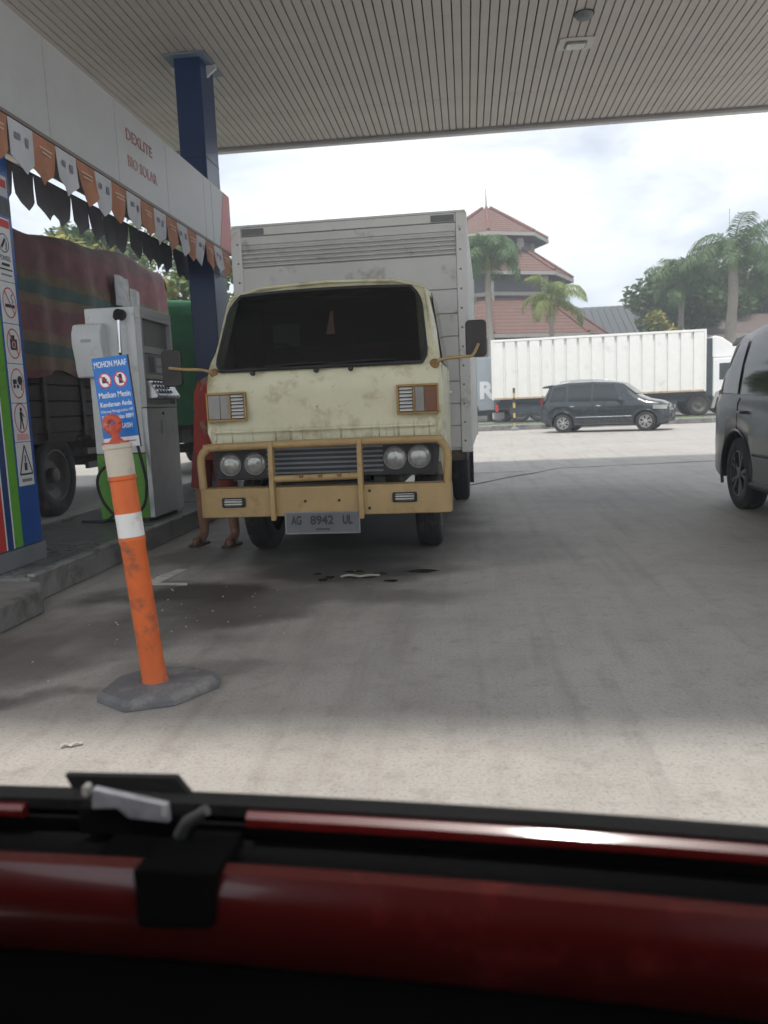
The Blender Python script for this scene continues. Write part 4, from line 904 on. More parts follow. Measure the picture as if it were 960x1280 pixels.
# ================================================================ CARS
def lerp(x, tab):
    if x <= tab[0][0]: return tab[0][1]
    for (a0, b0), (a1, b1) in zip(tab, tab[1:]):
        if x <= a1:
            f = (x - a0) / (a1 - a0); f = f; return b0 + (b1 - b0) * f
    return tab[-1][1]
def make_car(name, label, loc, rz, L, W, paint, S, rim_style, rimm):
    """local x: 0 rear .. L front; y: lateral; S: shape tables"""
    t = empty(name, loc, rz, label, 'car'); hw = W / 2
    wr = S['wr']; axr, axf = S['ax']
    tr = lambda x: lerp(x, S['top']); belt = lambda x: min(lerp(x, S['belt']), tr(x) - .015)
    def wid(x):
        e = min(1, max(0, x) / .45); f = min(1, max(0, L - x) / .75)
        return hw * (1 - .10 * (1 - e) ** 2 - .17 * (1 - f) ** 2)
    def rw(x): return wid(x) * lerp(x, S['roofw'])
    def zb(x):
        z_ = lerp(x, S['bot'])
        for c in (axr, axf):
            d = abs(x - c); Ra = wr * 1.2
            if d < Ra: z_ = max(z_, wr + math.sqrt(Ra * Ra - d * d) - .0)
        return z_
    xs = set(); x = 0
    while x < L: xs.add(round(x, 3)); x += .07
    xs.add(L)
    for c in (axr, axf):
        Ra = wr * 1.2
        for k in range(-8, 9): xs.add(round(c + Ra * math.sin(k / 8 * PI / 2), 4))
    for tab in (S['top'], S['belt']):
        for q in tab: xs.add(round(min(max(q[0], 0), L), 4))
    xs = sorted(xs)
    def side(x, tt):   # point on side glass plane
        w_ = wid(x) * .965; zb_ = belt(x); r_ = rw(x); zt = tr(x) - .05
        f = tt; bul = .018 * math.sin(PI * f)
        return (w_ + (r_ - w_) * f + bul, zb_ + (zt - zb_) * f)
    rings = []
    for x in xs:
        w_ = wid(x); z0 = zb(x); bl = belt(x); zt = tr(x); r_ = min(rw(x), w_ * .98)
        zm = max(z0 + .04, min(.62, bl - .12)); za = z0 + .02
        half = [(w_ * .7, z0), (w_ * .985, z0), (w_ * 1.0, za), (w_ * 1.0, (za + zm) / 2), (w_ * 1.004, zm), (w_ * .992, max(zm + .01, bl - .06)), (w_ * .965, bl), side(x, .5), (r_, zt - .05), (r_ - .035, zt - .018), (r_ * .72, zt), (r_ * .3, zt + .012)]
        half[7] = ((w_ * .965 + r_) / 2 + .018, (bl + zt - .05) / 2)
        rings.append([(x, y_, z_) for y_, z_ in half] + [(x, -y_, z_) for y_, z_ in reversed(half)])
    b = MB(); b.loft(rings); body = b.build('body', paint, t, smooth=32)
    # windows
    for s_ in (-1, 1):
        for (x0b, x1b, x0t, x1t, tl, th) in S['windows']:
            def fn(i, j, th_):
                f = tl + (th - tl) * j / 5; xx = (x0b + (x0t - x0b) * j / 5) + ((x1b + (x1t - x1b) * j / 5) - (x0b + (x0t - x0b) * j / 5)) * i / 8
                y_, z_ = side(xx, f); return (xx, s_ * (y_ + .007 + th_), z_)
            b = sheet(fn, 9, 6, .003); b.build('window', GLASSV, t, smooth=60)
        for x0, x1 in S['handles']:
            y_ = wid(x0) * 1.0
            b = MB(); b.tube([(x0, s_ * (y_ - .005), S['hz']), (x0 + .02, s_ * (y_ + .03), S['hz']), (x1 - .02, s_ * (y_ + .03), S['hz']), (x1, s_ * (y_ - .005), S['hz'])], .013, 8); b.build('door_handle', S.get('hm', CHROME), t, smooth=60)
        for xj in S['seams']:
            b = MB(); xj2 = xj + .0
            pts = [(xj2, s_ * (wid(xj2) * 1.0 + .002), .36 + .1 * 0), (xj2, s_ * (wid(xj2) * 1.004 + .002), .62), (xj2, s_ * (wid(xj2) * .992 + .002), belt(xj2) - .06), (xj2, s_ * (wid(xj2) * .965 + .003), belt(xj2))]
            b.tube(pts, .005, 5); b.build('door_gap', BLACK, t)
        x0, x1 = axr + wr * 1.35, axf - wr * 1.35
        b = MB(); b.tube([(x0 + (x1 - x0) * k / 6, s_ * (wid(x0 + (x1 - x0) * k / 6) + .002), .52 if S['trimz'] is None else S['trimz']) for k in range(7)], .014, 6); b.build('side_trim', S.get('trimm', CHROME), t, smooth=60)
        b = MB(); b.tube([(x0 - .05, s_ * (hw - .02), zb(x0) + .0), (x1 + .05, s_ * (hw - .02), zb(x1))], .04, 8); b.build('sill', BLACK, t, smooth=60)
        # arch lips
        for c in (axr, axf):
            Ra = wr * 1.2
            pts = [(c + Ra * math.cos(R(a_)), s_ * (wid(c + Ra * math.cos(R(a_))) + .0), wr + Ra * math.sin(R(a_))) for a_ in range(-18, 199, 12)]
            b = MB(); b.tube(pts, .016, 6); b.build('arch_lip', paint, t, smooth=60)
            wheel(t, (c, s_ * (hw - .115), wr), wr, .2, 'y', s_, rim_style, rimm)
        mx_, mz = S['mirror']
        b = MB(); b.loft([[(mx_ + .02, s_ * (wid(mx_) * .96 + q), mz + dz) for q, dz in ((0, -.02), (0, .02))] + [(mx_ - .02, s_ * (wid(mx_) * .96 + .0), mz + .02), (mx_ - .02, s_ * (wid(mx_) * .96 + .0), mz - .02)], [(mx_ + .02, s_ * (wid(mx_) * .96 + .08), mz + .03), (mx_ + .02, s_ * (wid(mx_) * .96 + .08), mz + .06), (mx_ - .02, s_ * (wid(mx_) * .96 + .08), mz + .06), (mx_ - .02, s_ * (wid(mx_) * .96 + .08), mz + .03)]])
        b.loft([[(mx_ - .03, s_ * (wid(mx_) * .96 + y_), mz + z_) for y_, z_ in rrect(.05, -.03, .23, .13, .04)], [(mx_ + .07, s_ * (wid(mx_) * .96 + y_), mz + z_) for y_, z_ in rrect(.07, -.01, .21, .11, .04)]])
        b.build('mirror', S.get('mirm', paint), t, smooth=50)
        # lamps
        xh = L - .12
        b = sheet(lambda i, j, th_: (L - .50 + .42 * i / 6 + .002, s_ * (wid(L - .50 + .42 * i / 6) * (1.0 - .03 * j / 3) + .008 + th_), S['lampz'] - .06 + .13 * j / 3 - .02 * i / 6 + .02), 7, 4, .004); b.build('headlamp', LENS, t, smooth=60)
        b = MB(); b.box(L - .035, s_ * .45, S['lampz'] - .07, L + .012, s_ * (wid(L) - .01), S['lampz'] + .05); b.build('headlamp', LENS, t, bevel=.02)
        b = MB(); b.box(-.03, s_ * (wid(0) - .17), S['tailz'], .02, s_ * (wid(0) - .03), S['tailz'] + .3); b.build('tail_lamp', mat('tail_red', (.3, .02, .02), .2, var=.1), t, bevel=.015)
    # windscreen, rear glass
    def slope(xa, xb, name):
        def fn(i, j, th_):
            f = j / 6; x_ = xa + (xb - xa) * f; u = -1 + 2 * i / 8; w_ = (min(rw(x_), wid(x_)) - .075) * u
            return (x_ + (.012 if xb < xa else -.012) * (1 + 0 * th_), w_, tr(x_) + .012 + th_ + .008 * (1 - u * u))
        b = sheet(fn, 9, 7, .004); return b.build(name, GLASSV, t, smooth=60)
    slope(S['ws'][0], S['ws'][1], 'windscreen')
    slope(S['rg'][0], S['rg'][1], 'rear_window')
    b = MB(); b.box(L - .02, -.38, .5, L + .01, .38, .64); b.build('grille', BLACK, t, bevel=.01)
    b = MB(); b.box(L - .03, -.5, .28, L + .012, .5, .42); b.build('lower_grille', BLACK, t, bevel=.01)
    b = MB(); b.box(L + .008, -.22, .42, L + .02, .22, .51); b.build('number_plate', mat('plate_dark', (.1, .1, .1), .4), t)
    b = MB(); b.box(.1, -hw + .2, .2, L - .2, hw - .2, .3); b.build('underbody', BLACK, t)
    for s_ in (-1, 1):
        for c in (axr, axf):
            b = MB(); b.box(c - wr * 1.15, s_ * (hw - .3), .25, c + wr * 1.15, s_ * (hw - .32), wr * 2.2); b.build('wheel_well', BLACK, t)
    return t, tr, wid, rw
VANP = mat('navy_car_paint', (.014, .021, .028), .25, var=.06, coat=.8)
SUVP = mat('black_car_paint', (.02, .021, .024), .32, var=.08, coat=.3, dirt=((.035, .034, .032), .2, 4))
ALLOY = mat('alloy', (.55, .55, .55), .3, .7, var=.05); ALLOYD = mat('alloy_dark', (.09, .09, .095), .4, .5)
S1 = dict(wr=.315, ax=(.74, 3.395), top=[(0, .92), (.06, 1.12), (.28, 1.52), (.42, 1.60), (.9, 1.655), (1.7, 1.665), (2.45, 1.61), (2.6, 1.57), (3.15, 1.14), (3.4, 1.03), (3.8, .95), (4.02, .84), (4.12, .62)],
          belt=[(0, .95), (.4, .99), (2.6, .95), (3.2, .92), (4.12, .7)], bot=[(0, .36), (.3, .26), (3.9, .24), (4.12, .3)], roofw=[(0, .86), (.4, .80), (2.4, .80), (3.1, .86), (4.12, .9)],
          windows=[(.30, .84, .42, .84, .1, .9), (.92, 1.68, .92, 1.66, .07, .93), (1.74, 2.62, 1.73, 2.38, .07, .92)], handles=[(.98, 1.12), (1.84, 1.98)], hz=.86, seams=[.88, 1.71, 2.72], trimz=.5, mirror=(2.62, .97), lampz=.74, tailz=.85, ws=(3.08, 2.62), rg=(.1, .30))
vn, vtr, vwid, vrw = make_car('dark_minivan', 'dark navy minivan driving past the white box lorry', (2.75, 28.35, 0), R(-21), 4.12, 1.64, VANP, S1, 'alloy6', ALLOY)
for s_ in (-1, 1):
    b = MB(); b.tube(smooth_path([(.6, s_ * .56, 1.63), (.72, s_ * .56, 1.70), (1.4, s_ * .57, 1.725), (2.1, s_ * .56, 1.69), (2.2, s_ * .55, 1.64)], 4), .016, 8); b.build('roof_rail', ALLOY, vn, smooth=60)
b = MB(); b.prism([(-.02, 1.50), (.32, 1.545), (.36, 1.60), (.05, 1.56)], 'y', -.6, .6); b.build('spoiler', VANP, vn, bevel=.012)
S2 = dict(wr=.345, ax=(.92, 3.67), top=[(0, .95), (.04, 1.10), (.18, 1.42), (.34, 1.62), (.52, 1.69), (1.1, 1.745), (2.0, 1.76), (2.7, 1.70), (2.9, 1.65), (3.5, 1.2), (3.75, 1.09), (4.2, 1.02), (4.48, .9), (4.58, .65)],
          belt=[(0, 1.06), (.4, 1.08), (2.8, 1.0), (3.5, .98), (4.58, .75)], bot=[(0, .42), (.12, .34), (.4, .28), (4.3, .26), (4.58, .34)], roofw=[(0, .88), (.4, .80), (2.6, .79), (3.4, .86), (4.58, .9)],
          windows=[(.28, .86, .48, .80, .06, .90), (.96, 1.98, .90, 1.94, .06, .92), (2.05, 2.98, 2.02, 2.68, .06, .92)], handles=[(1.02, 1.2), (2.14, 2.32)], hz=.93, seams=[.93, 2.02, 3.1], trimz=.55, trimm=BLACK, hm=SUVP, mirror=(2.95, 1.06), lampz=.82, tailz=.85, ws=(3.42, 2.92), rg=(.06, .3))
sv, *_ = make_car('black_suv', 'black sport utility vehicle cut off at the right, rear wheel visible', (3.43, 8.9, 0), R(-90), 4.58, 1.77, SUVP, S2, 'alloy5', ALLOYD)
b = MB(); b.prism([(-.10, 1.60), (.30, 1.62), (.45, 1.70), (.1, 1.68), (-.08, 1.64)], 'y', -.62, .62); b.build('spoiler', SUVP, sv, bevel=.015)
b = MB(); b.prism([(-.06, .42), (-.075, .55), (-.05, .72), (.08, .74), (.08, .42)], 'y', -.78, .78); b.build('rear_bumper', SUVP, sv, bevel=.03)

# ================================================================ WHITE BOX LORRY
LW = mat('lorry_white', (.82, .81, .78), .42, var=.04, dirt=((.6, .56, .5), .12, 1.2))
lo = empty('white_box_lorry', (1.1, 35.0, .2), R(-2.2), 'long white ribbed box lorry parked behind the dark minivan', 'truck')
LL, LZ0, LZ1 = 8.7, 1.0, 3.52
b = MB(); b.box(0, .04, LZ0, LL, 2.3, LZ1 - .03); b.build('box_body', LW, lo)
npn = 17; pw = LL / npn
for k in range(npn):
    x0 = k * pw
    b = MB(); b.prism([(x0 + .035, .045), (x0 + .055, -.05), (x0 + pw - .055, -.05), (x0 + pw - .035, .045)], 'z', LZ0 + .08, LZ1 - .1); b.build('side_panel', LW, lo)
b = MB(); b.box(-.02, -.065, LZ1 - .1, LL + .02, 2.32, LZ1); b.build('top_rail', LW, lo, bevel=.02)
RUSTR = mat('rail_rusty', (.5, .38, .28), .6, var=.3, vs_=3, dirt=((.3, .14, .06), .4, 4))
b = MB(); b.box(-.02, -.065, LZ0, LL + .02, .03, LZ0 + .08); b.build('bottom_rail', RUSTR, lo, bevel=.01)
for x0 in (-.03, LL - .05):
    b = MB(); b.box(x0, -.07, LZ0 + .001, x0 + .08, .05, LZ1 + .002); b.build('corner_post', LW, lo)
NAVYC = mat('lorry_chassis', (.03, .045, .06), .6, var=.2)
b = MB(); b.box(.15, .3, .62, LL + 2.4, .42, .9); b.box(.15, 1.9, .62, LL + 2.4, 2.02, .9); b.box(.3, .1, .86, LL, 2.2, .99); b.build('chassis_frame', NAVYC, lo)
b = MB(); b.box(.7, .08, .35, 3.4, .12, .78); b.build('side_skirt', NAVYC, lo); b = MB(); b.box(5.2, .08, .42, 7.6, .12, .72); b.build('side_skirt', NAVYC, lo)
b = MB(); b.tube([(2.2, .02, .25), (2.7, 0, .05), (4.2, 0, .05), (4.7, .02, .3)], .025, 6); b.build('underrun_bar', mat('bar_red', (.4, .15, .12), .6), lo)
for x_ in (1.15, 2.0, LL - .2, LL + 1.1):
    for y_, s_ in ((.22, -1), (2.1, 1)): wheel(lo, (x_, y_, .46), .46, .26, 'y', s_, n=24)
b = MB(); b.box(.1, -.01, .5, .22, .02, .8); b.build('rear_lamp', RED, lo)
# cab with wind deflector
CW = mat('cab_white', (.8, .8, .79), .3, var=.03, coat=.4)
x = LL + .22
b = MB(); b.prism([(x + .1, .75), (x + 1.75, .62), (x + 1.8, 1.35), (x + 1.45, 2.25), (x + 1.25, 2.34), (x + .1, 2.34)], 'y', .06, 2.24); cb = b.build('cab', CW, lo, bevel=.06)
b = MB(); b.prism([(x + .08, 2.36), (x + 1.3, 2.36), (x + 1.24, 2.62), (x + .5, 3.18), (x + .2, 3.26), (x + .08, 3.2)], 'y', .2, 2.1); b.build('wind_deflector', CW, lo, bevel=.05)
b = MB(); b.box(x - .18, .1, .8, x + .085, 2.2, 3.15); b.build('cab_gap', NAVYC, lo)
b = MB(); b.prism([(x + .35, 1.45), (x + 1.45, 1.4), (x + 1.22, 2.12), (x + .35, 2.12)], 'y', .052, .058); b.build('side_window', GLASSV, cb)
b = MB(); b.loft([[(x + 1.80, .2, 1.4), (x + 1.80, 2.1, 1.4), (x + 1.47, 2.05, 2.24), (x + 1.47, .25, 2.24)], [(x + 1.83, .2, 1.4), (x + 1.83, 2.1, 1.4), (x + 1.5, 2.05, 2.24), (x + 1.5, .25, 2.24)]]); b.build('windscreen', GLASSV, cb)
b = MB(); b.prism([(x + .05, .3), (x + .2, .95), (x + .62, 1.1), (x + 1.05, .98), (x + 1.25, .5), (x + 1.1, .5), (x + .95, .85), (x + .62, .96), (x + .3, .85), (x + .16, .3)], 'y', .02, .3); b.build('mudguard', mat('guard_gry', (.35, .34, .33), .6), lo)
b = MB(); b.box(x + 1.5, -.12, 1.5, x + 1.6, .02, 2.0); b.build('mirror', BLACK, cb, bevel=.02)

# grey trailer with a white letter
GT = mat('trailer_grey', (.30, .345, .38), .5, var=.05, dirt=((.22, .24, .26), .2, 2))
gt = empty('grey_box_trailer', (-8.2, 37.6, .2), 0, 'pale grey box trailer lettered R seen between the two box trucks', 'trailer')
b = MB(); b.box(0, 0, .55, 10.6, 2.4, 2.95); b.build('box_body', GT, gt, bevel=.03)
for xx in (2.0, 4.0, 6.0, 8.0, 10.58):
    b = MB(); b.box(xx - .03, -.02, .57, xx + .03, -.001, 2.93); b.build('rib', GT, gt)
text_mesh('R', 1.05, mat('letter_white', (.7, .72, .74), .5, var=.03), gt, (9.08, -.012, 1.42), (PI / 2, 0, 0), bold=.05, depth=.006)
b = MB(); b.box(.3, .2, .3, 10.4, .35, .52); b.box(.3, 2.0, .3, 10.4, 2.15, .52); b.build('chassis_frame', DARKMETAL, gt)
for x_ in (1.5, 2.5, 7.6, 10.0): wheel(gt, (x_, .25, .34), .34, .25, 'y', -1, n=20); wheel(gt, (x_, 2.15, .34), .34, .25, 'y', 1, n=20)
b = MB(); b.box(9.35, -.03, .12, 9.9, .0, .42); b.build('tail_board', mat('tail_white', (.6, .6, .58), .5), gt)

# striped warning post beside the lorry
po = empty('striped_post', (1.79, 31.35, .0), 0, 'thin yellow and black striped post in front of the white lorry', 'post')
YB_ = mat('post_yellow', (.55, .4, .12), .6)
for k in range(8):
    b = MB(); b.lathe([(.045, .1 + k * .19), (.045, .29 + k * .19)], n=12); b.build('band', YB_ if k % 2 == 0 else BLACK, po, smooth=40)
b = MB(); b.lathe([(.2, 0), (.2, .06), (.06, .14)], n=12); b.build('foot', GREYPL, po)

# ================================================================ TIERED PAVILION
TILE = mat('roof_tiles', (.15, .08, .064), .8, var=.3, vs_=7, bump=.5, bs=9, dirt=((.12, .07, .06), .3, 3))
RIDGE = mat('ridge_tiles', (.17, .07, .055), .8, var=.25)
PWALL = mat('pavilion_wall', (.42, .4, .37), .7, var=.1); PDARK = mat('pavilion_dark_band', (.06, .062, .065), .5, var=.2)  # dark window bands on the upper tiers
PFAS = mat('pavilion_fascia', (.33, .31, .28), .6, var=.1)
pv = empty('tiered_pavilion', (1.5, 52, .2), 0, 'three tiered pavilion with red tiled roofs behind the white lorry', 'building')
OFF = -PI / 2
def octo(r, z_, off=OFF): return [(r * math.cos(off + k * PI / 4), r * math.sin(off + k * PI / 4), z_) for k in range(8)]
def oct_roof(r0, z0, r1, z1, courses, name='roof'):
    rf = None; rings = []
    for k in range(courses):
        f0, f1 = k / courses, (k + 1) / courses
        ra, rb = r0 + (r1 - r0) * f0, r0 + (r1 - r0) * f1; za, zb_ = z0 + (z1 - z0) * f0, z0 + (z1 - z0) * f1
        rings += [octo(ra, za + .05), octo(rb + .02, zb_)]
    b = MB(); b.loft([octo(r0, z0 - .03)] + rings + [octo(max(r1, .05), z1 + .04)]); rf = b.build(name, TILE, pv)
    for k in range(8):
        a_ = OFF + k * PI / 4
        b = MB(); b.tube([(r0 * math.cos(a_), r0 * math.sin(a_), z0 + .08), ((r0 + r1) / 2 * math.cos(a_), (r0 + r1) / 2 * math.sin(a_), (z0 + z1) / 2 + .09), (r1 * math.cos(a_), r1 * math.sin(a_), z1 + .08)], .11, 6); b.build('hip_ridge', RIDGE, rf, smooth=60)
        # scalloped tile rolls running down each face
    b = MB(); b.loft([octo(r0 + .03, z0 - .2), octo(r0 + .03, z0 + .0), octo(r0 - .12, z0 + .0), octo(r0 - .12, z0 - .2)]); b.build('fascia_board', PFAS, rf)
    return rf
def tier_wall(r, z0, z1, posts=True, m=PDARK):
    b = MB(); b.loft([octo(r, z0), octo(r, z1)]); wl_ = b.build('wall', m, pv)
    for k in range(8):
        a_ = OFF + k * PI / 4
        if posts:
            b = MB(); b.box(-.2, -.2, z0, .2, .2, z1); b.v = [(x_ + r * math.cos(a_), y_ + r * math.sin(a_), z_) for x_, y_, z_ in b.v]; b.build('post', PWALL, wl_)
    return wl_
oct_roof(3.75, 10.7, .35, 12.7, 11)
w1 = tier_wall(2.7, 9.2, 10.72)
oct_roof(5.25, 8.25, 2.5, 10.1, 9)
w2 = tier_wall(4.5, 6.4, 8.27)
b = MB(); b.loft([octo(4.75, 6.95), octo(4.75, 7.15)]); b.build('rail', PFAS, w2)
oct_roof(7.6, 4.55, 4.3, 6.95, 11)
w3 = tier_wall(6.3, 0, 4.57, m=PWALL)
for k in range(8):
    a_ = OFF + (k + .5) * PI / 4; rr_ = 6.3 * math.cos(PI / 8)
    b = MB(); b.box(-1.3, -.06, .9, 1.3, .06, 3.4); o = b.build('window', GLASSV, w3, loc=(rr_ * math.cos(a_), rr_ * math.sin(a_), 0), rot=(0, 0, a_ + PI / 2))
b = MB(); b.tube([(0, 0, 12.6), (0, 0, 13.0), (0, 0, 14.0)], [.12, .05, .02], 8); b.build('finial', GREYPL, pv)

# low dark-roofed warehouse and roadside house
wh = empty('dark_roofed_warehouse', (14.5, 66, .2), 0, 'low warehouse with dark blue grey roof behind the trees', 'building')
b = MB(); b.box(-6.5, 0, 0, 9, 12, 5.4); b.build('wall', mat('wh_wall', (.3, .31, .32), .8), wh)
DKR = mat('dark_metal_roof', (.05, .058, .06), .7, var=.1)
for k in range(30):
    x0 = -7.2 + k * .56
    b = MB(); b.loft([[(x0, -.6, 5.3), (x0 + .5, -.6, 5.3), (x0 + .5, 6, 8.6), (x0, 6, 8.6)], [(x0, -.6, 5.36), (x0 + .5, -.6, 5.36), (x0 + .5, 6, 8.66), (x0, 6, 8.66)]]); b.build('roof_sheet', DKR, wh)
b = MB(); b.prism([(-.6, 5.25), (6, 8.55), (12.6, 5.25)], 'x', -7.1, 9.6); b.build('roof', DKR, wh)
hs_ = empty('roadside_house', (17.0, 47, .2), 0, 'dark house with pale roof edge behind the tall palm at right', 'building')
HW_ = mat('house_wall', (.12, .115, .11), .8, var=.2); 
b = MB(); b.box(-4.2, 0, 0, 9, 6, 3.9); wl3 = b.build('wall', HW_, hs_)
b = MB(); b.prism([(-.9, 4.0), (3, 5.4), (6.6, 4.0), (6.6, 3.85), (-.9, 3.85)], 'x', -4.8, 9.6); b.build('roof', mat('house_roof', (.13, .1, .09), .8, var=.2, bump=.4, bs=6), hs_)
b = MB(); b.box(-4.8, -.95, 3.8, 9.6, -.91, 4.05); b.build('roof_edge', mat('edge_pale', (.45, .4, .34), .6), hs_)
for xx in (-3, -.4, 2.2, 4.8):
    b = MB(); b.box(xx, -.03, 1.0, xx + 1.4, .01, 2.6); f_ = b.build('window', PFAS, hs_); b = MB(); b.box(xx + .08, -.04, 1.08, xx + 1.32, -.031, 2.52); b.build('pane', GLASSV, f_)

# ================================================================ VEGETATION
def leafmat(name, col, col2):
    m = bpy.data.materials.new(name); m.use_nodes = True; nt = m.node_tree; b = nt.nodes['Principled BSDF']; L = nt.links
    g_ = nt.nodes.new('ShaderNodeNewGeometry'); r = nt.nodes.new('ShaderNodeValToRGB'); r.color_ramp.elements[0].color = (*col, 1); r.color_ramp.elements[1].color = (*col2, 1)
    L.new(g_.outputs['Random Per Island'], r.inputs[0]); L.new(r.outputs[0], b.inputs['Base Color'])
    b.inputs['Roughness'].default_value = .55
    tr_ = nt.nodes.new('ShaderNodeBsdfTranslucent'); L.new(r.outputs[0], tr_.inputs[0]); ms = nt.nodes.new('ShaderNodeMixShader'); ms.inputs[0].default_value = .3
    out = nt.nodes['Material Output']; L.new(b.outputs[0], ms.inputs[1]); L.new(tr_.outputs[0], ms.inputs[2]); L.new(ms.outputs[0], out.inputs['Surface'])
    return m
LEAF_D = leafmat('leaf_dark', (.04, .085, .025), (.10, .16, .045)); LEAF_M = leafmat('leaf_mid', (.07, .13, .03), (.17, .22, .055)); LEAF_Y = leafmat('leaf_yellow', (.12, .17, .04), (.36, .31, .08))
PALM_D = leafmat('palm_dark', (.05, .105, .04), (.11, .19, .06)); PALM_L = leafmat('palm_light', (.13, .19, .05), (.26, .3, .08))
BARK = mat('bark', (.13, .1, .075), .9, var=.3, vs_=8, bump=.6, bs=18); PBARK = mat('palm_bark', (.28, .25, .21), .85, var=.2, vs_=10, bump=.4, bs=14)
def leaf_cloud(blobs, n, size, rr):
    b = MB(); tot = sum(q[3] ** 2 for q in blobs)
    for (cx, cy, cz, rad) in blobs:
        k = int(n * rad ** 2 / tot)
        for _ in range(k):
            d = Vector((rr.gauss(0, 1), rr.gauss(0, 1), rr.gauss(0, 1))).normalized() * rad * (rr.random() ** .4)
            p = Vector((cx, cy, cz)) + Vector((d.x, d.y, d.z * .8))
            s_ = size * rr.uniform(.6, 1.4)
            u = Vector((rr.gauss(0, 1), rr.gauss(0, 1), rr.gauss(0, .6))).normalized(); v_ = u.cross(Vector((rr.gauss(0, 1), rr.gauss(0, 1), rr.gauss(0, 1)))).normalized()
            b.add([p - u * s_, p + v_ * s_ * .42, p + u * s_, p - v_ * s_ * .42], [(0, 1, 2, 3)])
    return b
def tree(loc, h, cr, label, m, n=3500, size=.16, seed=1, blobs=14, name='leafy_tree', squash=.75, low=.45, group='leafy trees in the background', mats2=None):
    rr = random.Random(seed); t = empty(name, loc, rr.uniform(0, 6), label, 'tree', group)
    b = MB(); top = h * .75
    path = [(0, 0, 0), (rr.uniform(-.1, .1), rr.uniform(-.1, .1), h * .25), (rr.uniform(-.2, .2), rr.uniform(-.2, .2), h * .5), (rr.uniform(-.3, .3), rr.uniform(-.3, .3), top)]
    b.tube(path, [.035 * h, .027 * h, .02 * h, .006 * h], 8)
    bl = []
    for k in range(blobs):
        a_ = rr.uniform(0, 2 * PI); rad = cr * rr.uniform(.25, .85); z_ = h * rr.uniform(low, .92)
        kk = 1 - abs((z_ / h - (low + .92) / 2) / .5) * .5
        c = (rad * kk * math.cos(a_), rad * kk * math.sin(a_), z_)
        bl.append((*c, cr * rr.uniform(.26, .46)))
        z0 = h * rr.uniform(.25, .6)
        b.tube([(0, 0, z0), (c[0] * .5, c[1] * .5, (z0 + z_) / 2 + .1 * h * .3), c], [.014 * h, .009 * h, .003 * h], 6)
    b.build('trunk', BARK, t, smooth=60)
    leaf_cloud(bl, n, size, rr).build('crown', m, t, raw=True)
    return t
# trees behind the tarpaulin trucks
tree((-13.2, 27, 0), 8.0, 2.6, 'sparse green tree at far left above the striped tarpaulin', LEAF_D, 3000, .17, 11, 12)
tree((-10.6, 24.5, 0), 7.0, 2.3, 'leafy green tree with yellowing leaves behind the pennants', LEAF_Y, 4200, .15, 12, 16)
tree((-12.6, 32, 0), 9.3, 2.8, 'taller dark green tree behind the yellowing one', LEAF_M, 3800, .17, 13, 14)
tree((-8.0, 25.5, 0), 6.6, 2.2, 'green tree between the tarpaulin trucks and the blue column', LEAF_M, 3800, .15, 14, 14)
tree((-5.6, 29, 0), 6.6, 1.9, 'green tree showing between the blue column and the box truck', LEAF_M, 3600, .16, 15, 14)
# right-hand background trees
tree((12.3, 47.5, .2), 8.0, 2.3, 'round dark green tree beside the warehouse roof', LEAF_D, 4200, .2, 21, 16)
tree((13.0, 50, .2), 8.6, 3.2, 'dark broad tree left of the tall palm', LEAF_D, 5000, .22, 22, 18)
tree((10.0, 42, .2), 5.2, 1.5, 'low yellowish green shrubby tree above the white lorry', LEAF_Y, 2600, .16, 23, 14, low=.3)
tree((17.6, 52, .2), 9.0, 3.4, 'dark tree mass behind the tall palm at right', LEAF_D, 5200, .22, 24, 18)
tree((21.5, 50, .2), 8.2, 3.0, 'dark green tree at the far right edge', LEAF_D, 4200, .22, 25, 16)

def frond_mesh(seed, L, droop, nl=58, ll=.62, wl=.022):
    rr = random.Random(seed); b = MB(); pts = []
    for i in range(13):
        f = i / 12; el = R(62) - droop * f ** 1.25
        if i == 0: p = Vector((0, 0, 0))
        else: p = pts[-1] + Vector((math.cos(el), .03 * math.sin(f * 3 + seed), math.sin(el))) * (L / 12)
        pts.append(p)
    b.tube(pts, [.035 * (1 - .85 * i / 12) for i in range(13)], 5)
    for k in range(nl):
        f = .12 + .88 * k / nl; i = min(11, int(f * 12)); fr = f * 12 - i; p = pts[i].lerp(pts[i + 1], fr); t = (pts[i + 1] - pts[i]).normalized()
        ln = ll * (math.sin(PI * min(1, f * .9 + .12)) ** .6) * rr.uniform(.85, 1.15)
        for s_ in (-1, 1):
            d = (t * .55 + Vector((0, s_ * 1.0, 0)) + Vector((0, 0, rr.uniform(-.5, .15)))).normalized()
            q = p + d * ln * .55; e = p + d * ln + Vector((0, 0, -ln * rr.uniform(.35, .65)))
            w_ = Vector(t) * wl
            b.add([p - w_ * .5, p + w_ * .5, q + w_, q - w_, e], [(0, 1, 2, 3), (3, 2, 4)])
    me = bpy.data.meshes.new('frond'); me.from_pydata(b.v, [], b.f); return me
